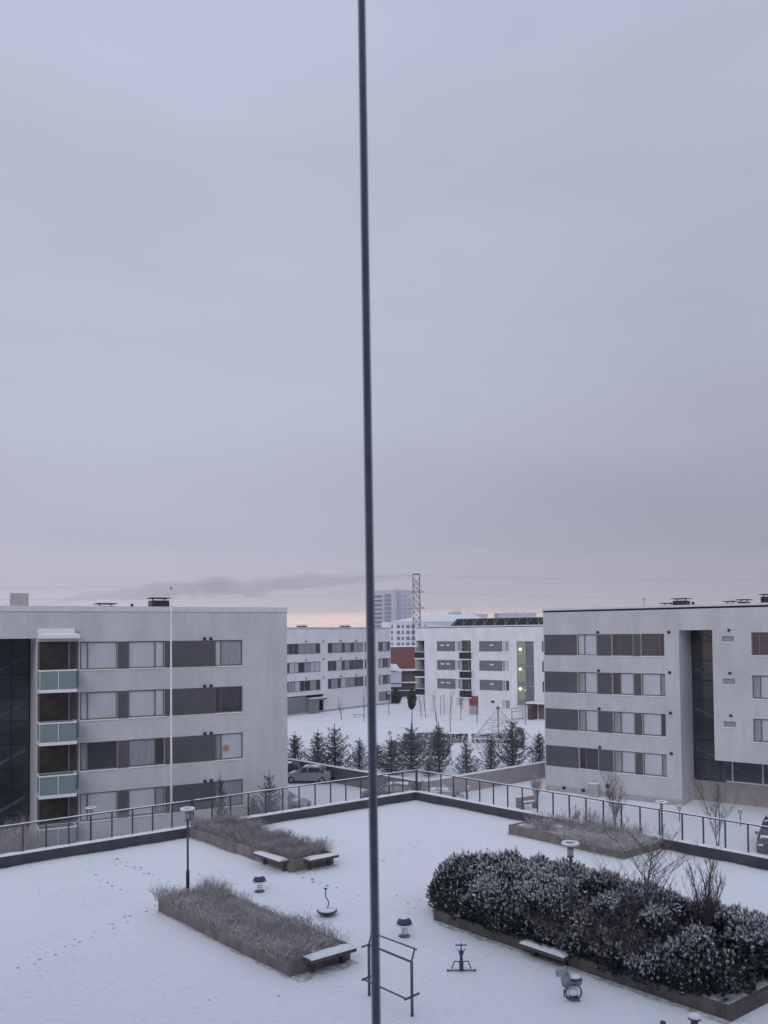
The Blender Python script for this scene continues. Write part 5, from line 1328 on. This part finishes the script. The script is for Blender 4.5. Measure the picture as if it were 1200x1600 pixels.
# columnar tree and thuja
def leafy(P, prof, m, seed, label, trunk_h, r0=.08, n=2600, s=(.06, .12)):
    rn = random.Random(seed); t = empty('columnar_tree', P, label, 'tree'); b = MB()
    H = prof[-1][1]
    b.tube([P, P + Vector((0, 0, H * .9))], [r0, r0 * .4], 7); b.build('trunk', 'bark', t)
    b = MB()
    for i in range(n):
        u = rn.random() * (len(prof) - 1); k = int(u); r = prof[k][0] * (1 - u + k) + prof[min(k + 1, len(prof) - 1)][0] * (u - k); z = prof[k][1] * (1 - u + k) + prof[min(k + 1, len(prof) - 1)][1] * (u - k)
        an = rn.uniform(0, 6.28); q = r * math.sqrt(rn.random()) * (1 + .35 * noise.noise(Vector((an * 1.5, z * 2, seed)))); c = P + Vector((q * math.cos(an), q * math.sin(an), z)); ss = rn.uniform(*s)
        n1 = Vector((rn.gauss(0, 1), rn.gauss(0, 1), rn.gauss(0, 1))).normalized(); a = n1.orthogonal().normalized() * ss; d = n1.cross(a)
        b.add([c - a, c + d * .7, c + a, c - d * .7], [(0, 1, 2, 3)])
    b.build('crown', m, t)
P = at(644, 1152, 0); zt0 = atY(644, 1104, P.y).z; zt1 = atY(644, 1077, P.y).z
leafy(P, [(.15, zt0 - .3), (.50, zt0 + .2), (.58, (zt0 + zt1) / 2), (.42, zt1 - .5), (.10, zt1)], 'thuja', 81, 'dark columnar tree on a tall bare trunk above the deck corner', 3)
P = at(618, 1099, 0); zt1 = atY(618, 1077, P.y).z
leafy(P, [(.9, .1), (1.25, .8), (1.1, zt1 * .6), (.25, zt1)], 'thuja', 82, 'dark squat evergreen at the end of the far left block', 3, s=(.08, .15))

# ------------------------------------------------------------------ deck furniture
def disc_lamp(P, h, label, d=.46, sleeve=True):
    t = empty('park_lamp', P, label, 'lamp post', None)
    b = MB(); b.tube([P, P + Vector((0, 0, h - .32))], .032, 10); b.build('pole', 'navy', t, smooth=True)
    if sleeve: b = MB(); b.tube([P, P + Vector((0, 0, 1.0)), P + Vector((0, 0, 1.08))], [.055, .055, .034], 10); b.build('base_sleeve', 'navy', t, smooth=True)
    b = MB(); b.lathe([(.06, h - .32), (.075, h - .30), (.085, h - .12), (.07, h - .10)], P, 16); g_ = b.build('diffuser', 'lampglass', t, smooth=True)
    b = MB(); b.lathe([(.05, h - .36), (.09, h - .34), (.09, h - .325), (0, h - .32)], P, 14); b.build('collar', 'navy', t)
    R_ = d / 2; b = MB(); prof = [(R_ * .52, h - .02), (R_, h - .03), (R_, h), (R_ * .52, h + .012), (R_ * .52, h - .02)]; b.lathe(prof, P, 28); b.build('ring_shade', 'plinth', t)
    b = MB(); b.lathe([(R_ * .98, h + .003), (R_ * .93, h + .035), (R_ * .62, h + .04), (R_ * .55, h + .013)], P, 28)
    b.f = [f for f in b.f if len(f) == 4]; b.build('snow', 'cap', t, smooth=True)
    for k in range(3):
        an = k * 2.094 + .4; q = Vector((math.cos(an), math.sin(an), 0)); bb = MB(); bb.tube([P + q * .06 + Vector((0, 0, h - .11)), P + q * R_ * .8 + Vector((0, 0, h - .02))], .008, 5); bb.build('bracket', 'navy', t)
    return t
P1 = deckpt(293.5, 1413); h1 = atY(292, 1264, P1.y).z - ZD
disc_lamp(P1, h1, 'disc-topped park lamp standing behind the lower left planter')
d_ = ray(891, 1318); tz = (ZD + h1 - EYE.z) / d_.z; P2 = EYE + d_ * tz; P2.z = ZD
disc_lamp(P2, h1, 'disc-topped park lamp rising out of the pine hedge', sleeve=False)
for (px, py, lab) in ((142.5, 1262, 'disc-topped park lamp beyond the left railing before the white-blind windows'), (1033.5, 1253, 'disc-topped park lamp beyond the right railing at the corner of the building slot')):
    P3 = atY(px, py, 46 if px < 600 else 42); hh = P3.z; P3.z = 0; disc_lamp(P3, hh, lab, .62)

# spring mushrooms
def mushroom(px, py, label, q=1.0, tilt=0):
    P = deckpt(px, py); t = empty('mushroom_rocker', P, label, 'playground toy', 'mushroom rockers')
    b = MB(); pts_ = [P + Vector((.08 * math.cos(a * .45), .08 * math.sin(a * .45), .03 + a / 56 * .26)) for a in range(0, 57)]; b.tube(pts_, .011, 6); b.build('spring', 'capmetal', t, smooth=True)
    b = MB(); b.lathe([(.16, 0), (.16, .025), (0, .03)], P, 16); b.build('foot_plate', 'steel', t)
    b = MB(); b.lathe([(.10, .29), (.235, .31), (.25, .325), (.235, .345), (.17, .35)], P, 24); b.build('rim', 'white', t, smooth=True)
    b = MB(); b.lathe([(.205, .351), (.20, .40), (.165, .455), (.11, .492), (0, .51)], P, 24); b.build('dome', 'blue', t, smooth=True)
    b = MB(); b.lathe([(.12, .49), (.09, .505), (.05, .517), (0, .522)], P + Vector((-.01, .015, 0)), 18); b.build('snow', 'cap', t, smooth=True)
mushroom(405.5, 1393, 'blue-domed spring seat between the two left planters'); mushroom(632, 1463, 'blue-domed spring seat just right of the rod')

# spinning disc with bent pole
P = deckpt(511, 1430); t = empty('spinning_disc', P, 'round spinning disc with a wavy steering pole on the snow left of the rod', 'playground toy')
b = MB(); b.lathe([(.0, .05), (.22, .06), (.30, .12), (.30, .15), (.28, .16), (0, .17)], P, 28); b.build('disc', 'navy', t, smooth=True)
b = MB(); b.lathe([(.28, .162), (.24, .19), (0, .20)], P, 24); b.build('snow', 'cap', t, smooth=True)
b = MB(); b.tube([P, P + Vector((0, 0, .06))], .09, 10); b.build('pivot', 'steel', t)
b = MB(); b.tube([P + Vector((x, 0, z)) for x, z in ((.02, .16), (.03, .26), (.05, .34), (.05, .40), (.01, .46), (-.03, .52), (-.04, .60), (-.03, .70), (-.04, .76))], .016, 8); b.build('bent_pole', 'steel', t, smooth=True)
b = MB(); b.tube([P + Vector((-.10, 0, .78)), P + Vector((-.04, 0, .755)), P + Vector((.02, 0, .78))], .014, 6); b.tube([P + Vector((-.04, 0, .75)), P + Vector((-.04, 0, .80))], .03, 8); b.build('handle', 'steel', t)

# fitness frame
def dz(px, py, P): return atY(px, py, P.y).z - ZD
Lp, Rp = deckpt(577, 1556), deckpt(644, 1588)
t = empty('exercise_frame', (Lp + Rp) / 2, 'grey steel exercise frame with two posts and cross bars behind the rod', 'exercise frame')
hz = dz(644, 1504, Rp); hL = dz(577, 1475, Lp); axis = (Rp - Lp).normalized(); side = Vector((-axis.y, axis.x, 0))
if side.y < 0: side = -side
hh = (hz + hL) / 2
Z = lambda z: Vector((0, 0, z))
for X in (Lp, Rp): b = MB(); b.tube([X - Z(.05), X + Z(hh)], .034, 10); b.build('post', 'steel', t, smooth=True)
b = MB(); b.tube([Lp + Z(hh), Rp + Z(hh)], .026, 8); b.build('main_bar', 'steel', t)
b = MB(); b.tube([Lp + Z(hh + .0), Lp + side * .06 + Z(hh + .16), Lp + side * .10 + Z(hh + .24)], .02, 8); b.build('bracket', 'steel', t); b = MB(); b.tube([Rp + Z(hh), Rp + side * .06 + Z(hh + .16), Rp + side * .10 + Z(hh + .26)], .02, 8); b.build('bracket', 'steel', t)
b = MB(); b.tube([Lp + side * .10 + Z(hh + .24) - axis * .05, Rp + side * .10 + Z(hh + .26) + axis * .06], .018, 8); b.build('upper_bar', 'steel', t)
zl = dz(644, 1557, Rp)
for X, nm in ((Lp, 1), (Rp, 2)): b = MB(); b.tube([X - side * .22 + Z(zl), X + side * .22 + Z(zl)], .026, 8); b.build('cross_arm', 'steel', t)
b = MB(); b.tube([Lp - side * .17 + Z(zl), Rp - side * .17 + Z(zl)], .02, 8); b.build('lower_bar', 'steel', t)
b = MB(); b.tube([Lp - side * .22 + Z(hh) , Lp + Z(hh)], .022, 8); b.build('stub_arm', 'steel', t)

# spring rocker seen end-on
P = deckpt(721, 1518); t = empty('spring_rocker', P, 'small steel rocker with a T-shaped handle on the open snow', 'playground toy')
b = MB()
for sx_ in (-1, 1):
    b.tube([P + Vector((sx_ * .05, 0, .24)), P + Vector((sx_ * .17, 0, .25)), P + Vector((sx_ * .24, 0, .06))], .016, 6)
b.tube([P + Vector((-.30, 0, .03)), P + Vector((.30, 0, .03))], .016, 6)
b.build('leg_frame', 'steel', t)
for sx_ in (-1, 1): b = MB(); b.tube([P + Vector((sx_ * .30, 0, .03)), P + Vector((sx_ * .36, 0, .03))], .026, 8); b.build('foot_peg', 'steel', t)
b = MB(); b.lathe([(.05, .04), (.055, .22), (.04, .26), (.035, .38), (.055, .42), (.06, .47), (.03, .52), (.018, .53), (.016, .68)], P, 12); b.build('stem', 'blue', t, smooth=True)
b = MB(); b.tube([P + Vector((.04, 0, .44)), P + Vector((.09, .0, .55))], .012, 6); b.tube([P + Vector((-.04, 0, .44)), P + Vector((-.09, .0, .55))], .012, 6); b.build('knee_rest', 'steel', t)
b = MB(); b.tube([P + Vector((-.14, 0, .64)), P + Vector((.14, 0, .64))], .018, 8); b.build('handlebar', 'steel', t)
b = MB(); b.lathe([(.20, .0), (.16, .03), (0, .04)], P + Vector((0, .12, 0)), 12, 1, .5); b.build('snow_heap', 'cap', t, smooth=True)

# spring horse, head to the left
P = deckpt(896, 1563); S_ = P.y * 1.0 / FPX * 1.02      # metres per photo pixel there
t = empty('spring_horse', P, 'grey spring horse with snow on its saddle facing left beside the hedge', 'playground toy')
def HP(x, y): return ((x - 896) * S_, (1563 - y) * S_)
prof = [HP(*p) for p in ((869, 1523), (871, 1518), (877, 1514), (882, 1514.5), (884, 1511), (887, 1514), (888.5, 1520), (890, 1527), (894, 1531), (900, 1532), (904, 1529), (909, 1529), (910, 1534), (907, 1540), (899, 1541.5), (890, 1541), (884, 1544), (879, 1541), (878, 1534), (878, 1527), (874, 1526.5), (871, 1527))]
def puff(poly, w, name, m, bev=.02):
    b = MB(); b.prism(poly, lambda a, c, s: P + Vector((a, w if s else -w, c))); return b.build(name, m, t, bevel=bev)
puff(prof, .06, 'horse_body', 'horse', .014)
b = MB(); pts_ = [HP(886, 1517), HP(890, 1522), HP(892, 1529), HP(889, 1529), HP(886, 1522)]; b.prism(pts_, lambda a, c, s: P + Vector((a, .03 if s else -.03, c + .01))); b.build('mane', 'plinth', t)
sx0, sz0 = HP(899, 1532); b = MB(); b.lathe([(.15, 0), (.16, .03), (.12, .06), (0, .07)], P + Vector((sx0, 0, sz0)), 16, 1, .75); b.build('saddle', 'blue', t, smooth=True)
b = MB(); b.lathe([(.14, .05), (.10, .09), (0, .10)], P + Vector((sx0, 0, sz0)), 16, 1, .75); b.build('snow', 'cap', t, smooth=True)
hx, hz_ = HP(884.5, 1521); b = MB(); b.tube([P + Vector((hx, -.17, hz_)), P + Vector((hx, .17, hz_))], .014, 8); b.build('handle', 'steel', t)
cx_, cz_ = HP(895, 1548); b = MB(); b.tube([P + Vector((cx_ + .175 * math.cos(a * .2618), -.10, cz_ + .165 * math.sin(a * .2618))) for a in range(25)], .02, 6); b.build('hoop', 'steel', t, smooth=True)
b = MB(); b.lathe([(0, -.08), (.12, -.06), (.12, .03), (0, .08)], P + Vector((cx_, -.02, cz_)), 14); b.build('snow_fill', 'cap', t, smooth=True)
b = MB(); b.tube([P + Vector((.09 * math.cos(a * .5), .09 * math.sin(a * .5), .02 + a / 50 * .22)) for a in range(51)], .016, 6); b.build('spring', 'navy', t, smooth=True)
b = MB(); b.tube([P + Vector((cx_ - .2, -.06, .28)), P + Vector((cx_ - .22, -.1, .15)), P + Vector((cx_ - .08, -.1, .06))], .018, 6); b.tube([P + Vector((0, 0, .12)), P + Vector((.12, -.1, .02))], .02, 6); b.build('foot_rest', 'navy', t)

# snow-capped posts at the very bottom
for (px, py, w_, lab, sn_) in ((1085, 1592, .125, 'maroon post with a round snow cap at the bottom edge', True), (1036, 1599, .055, 'short dark post at the bottom edge left of the snow-capped one', False)):
    hgt = .75; Pp = at(px, py, ZD + hgt); Pp.z = ZD; t = empty('short_post', Pp, lab, 'post')
    b = MB(); b.tube([Pp, Pp + Z(hgt)], .07 if sn_ else .05, 12); b.build('post', 'maroon' if sn_ else 'navy', t, smooth=False)
    b = MB(); b.lathe([(w_, hgt + .002), (w_, hgt + .03), (0, hgt + .035)], Pp, 16); c_ = b.build('cap', 'navy', t)
    if sn_: b = MB(); b.lathe([(w_ * 1.02, hgt + .036), (w_ * .95, hgt + .075), (w_ * .5, hgt + .09), (0, hgt + .092)], Pp, 18); b.build('snow', 'cap', t, smooth=True)

# footprints: small trodden patches
def trail(pts_, step, seed, label, size=.05, side=.09, jit=.02):
    rn = random.Random(seed); b = MB(); W = [deckpt(*p) for p in pts_]; k = 0
    for A, B in zip(W, W[1:]):
        L = (B - A).length; n = max(1, int(L / step)); d = (B - A) / L; o = Vector((-d.y, d.x, 0))
        for i in range(n):
            if rn.random() < .15: k += 1; continue
            c = A + d * (i * L / n) + o * side * (1 if k % 2 else -1) + Vector((rn.gauss(0, jit), rn.gauss(0, jit), 0)); k += 1
            x, y = DKinv(c); hgt = .035 * noise.noise(Vector((x * .5, y * .5, 2))) + .02 * noise.noise(Vector((x * 1.3, y * 1.3, 7)))
            s = size * rn.uniform(.5, 1.2); vs = []
            for q in range(8):
                an = q * .785; r_ = rn.uniform(.6, 1.15); vs.append(Vector((c.x, c.y, ZD + hgt + .012)) + d * (math.cos(an) * s * 1.7 * r_) + o * (math.sin(an) * s * .8 * r_))
            b.add(vs, [tuple(range(8))])
    tag(b.build('footprints', 'foot'), label, 'footprints', kind='stuff')
trail([(178, 1340), (200, 1353), (215, 1359), (238, 1369)], .16, 91, 'dark trodden footprints near the left parapet', .045, .07, .11)
trail([(252, 1373), (262, 1378), (290, 1389)], .4, 92, 'faint footprints leading to the left lamp', .03, .03)
trail([(140, 1362), (158, 1375), (195, 1395)], .42, 93, 'faint footprint line left of the trodden patch', .045, .04, .03)
trail([(243, 1416), (205, 1432), (170, 1446), (125, 1470), (80, 1492), (20, 1525)], .5, 94, 'long faint footprint trail crossing the lower left snow', .042, .06, .04)
trail([(482, 1371), (492, 1377), (522, 1387), (530, 1391)], .25, 95, 'dark footprints above the spinning disc', .06, .06, .04)
trail([(536, 1392), (560, 1401), (578, 1404)], .4, 96, 'faint footprints between spinning disc and rod', .03, .04)
trail([(595, 1345), (640, 1325), (668, 1303), (690, 1292)], .45, 97, 'faint footprint trail running up to the right of the rod', .036, .1, .05)

trail([(20, 1525), (125, 1470), (205, 1432), (243, 1416)], .33, 98, 'faint second line of prints beside the long trail in the lower left snow', .03, .12, .08)
trail([(330, 1560), (420, 1572), (500, 1590)], .8, 99, 'a few scattered prints in the snow in front of the lower left planter', .035, .2, .15)
trail([(600, 1395), (650, 1405), (640, 1440)], .35, 100, 'small prints around the spring seat right of the rod', .03, .1, .08)
# bare damp strips along the planter feet and parapets, where the snow thins out
def fringe(p, q, out, w, seed, label):
    rn = random.Random(seed); L = math.hypot(q[0] - p[0], q[1] - p[1]); n = int(L / .16); b = MB()
    for i in range(n + 1):
        k = i / n; a, c = p[0] + (q[0] - p[0]) * k, p[1] + (q[1] - p[1]) * k
        ww = w * (.45 + .8 * abs(noise.noise(Vector((k * L * .8, seed, 0)))) + .35 * rn.random())
        hgt = lambda x, y: .035 * noise.noise(Vector((x * .5, y * .5, 2))) + .02 * noise.noise(Vector((x * 1.3, y * 1.3, 7)))
        b.v += [DK(a, c, hgt(a, c) + .012), DK(a + out[0] * ww, c + out[1] * ww, hgt(a + out[0] * ww, c + out[1] * ww) + .008)]
    for i in range(n): b.f.append((2 * i, 2 * i + 1, 2 * i + 3, 2 * i + 2))
    tag(b.build('thin_snow_edge', 'fringe'), label, 'grass', kind='stuff')
M['fringe'] = mat('turf_through_thin_snow', (.34, .36, .32), (.70, .72, .74), 5, .9, lo=.36, hi=.62)
fringe((D_a1 + .01, D_b0 + .4), (D_a1 + .01, D_b1), (1, 0), .22, 101, 'thin greenish snow edge at the foot of the long hedge planter')
fringe((A_a1 + .01, A_b0), (A_a1 + .01, A_b1), (1, 0), .10, 102, 'thin greenish snow edge at the foot of the lower left planter')
fringe((A_a0, A_b1 + .01), (A_a1, A_b1 + .01), (0, 1), .40, 103, 'thin greenish snow under the bench of the lower left planter')
fringe((B_a1 + .01, B_b0), (B_a1 + .01, B_b1), (1, 0), .10, 104, 'thin greenish snow edge at the foot of the planter by the left parapet')
fringe((B_a0, B_b1 + .01), (B_a1, B_b1 + .01), (0, 1), .42, 105, 'thin greenish snow under the bench of the planter by the left parapet')
fringe((B_a1 + .1, .01), (DL, .01), (0, 1), .10, 106, 'thin greenish snow edge along the near part of the left parapet')
fringe((.1, .01), (B_a0, .01), (0, 1), .10, 107, 'thin greenish snow edge along the far part of the left parapet')
fringe((.01, .1), (.01, C_b0), (1, 0), .10, 108, 'thin greenish snow edge along the far part of the right parapet')
fringe((C_a1 + .01, C_b0), (C_a1 + .01, C_b1), (1, 0), .12, 109, 'thin greenish snow edge at the foot of the right parapet planter')
fringe((.01, C_b1 + .1), (.01, DL), (1, 0), .10, 110, 'thin greenish snow edge along the near part of the right parapet')

# ------------------------------------------------------------------ rod close to the camera
Pt, Pb = atY(565, 0, 1.0), atY(588, 1600, 1.0); d = (Pt - Pb)
k0 = (ZD - Pb.z) / d.z
b = MB(); A = Pb + d * k0; B = Pt + d * .6
b.tube([A, Pb, Pt, B], [.0058, .0056, .0048, .0048], 20)
tag(b.build('steel_rod', 'rod', smooth=True), 'blurred grey steel rod rising from bottom to top close to the camera', 'rod')

# ------------------------------------------------------------------ assumed block behind the camera, unseen, added to shade the near deck
FB = MB(); t = empty('apartment_building', (0, -9, ZD), 'unseen white block added behind the viewpoint to shade the near deck', 'building')
FB.box(-22, 26, -16, -2.6, ZD - .2, 21); FB.uv = lambda v, n: (v.x + v.y, v.z); FB.build('wall', 'brickL', t)
for k in range(4):
    for i in range(11):
        b = MB(); b.box(-20 + i * 4.2, -18 + i * 4.2, -2.59, -2.52, ZD + 1 + 3 * k, ZD + 2.6 + 3 * k); b.build('window', 'dark', t)
b = MB(); b.box(-22.1, 26.1, -16.1, -2.5, 21.005, 21.3); b.build('roof', 'cap', t)

# ------------------------------------------------------------------ air
hz_b = MB(); hz_b.box(-800, 800, -50, 1150, -1, 95)
hm = bpy.data.materials.new('haze'); hm.use_nodes = True; t_ = hm.node_tree; t_.nodes.clear()
o_ = t_.nodes.new('ShaderNodeOutputMaterial'); v_ = t_.nodes.new('ShaderNodeVolumePrincipled'); t_.links.new(v_.outputs[0], o_.inputs['Volume'])
v_.inputs['Color'].default_value = (.93, .93, .97, 1); v_.inputs['Density'].default_value = .0004
tag(hz_b.build('haze', hm), kind='stuff')
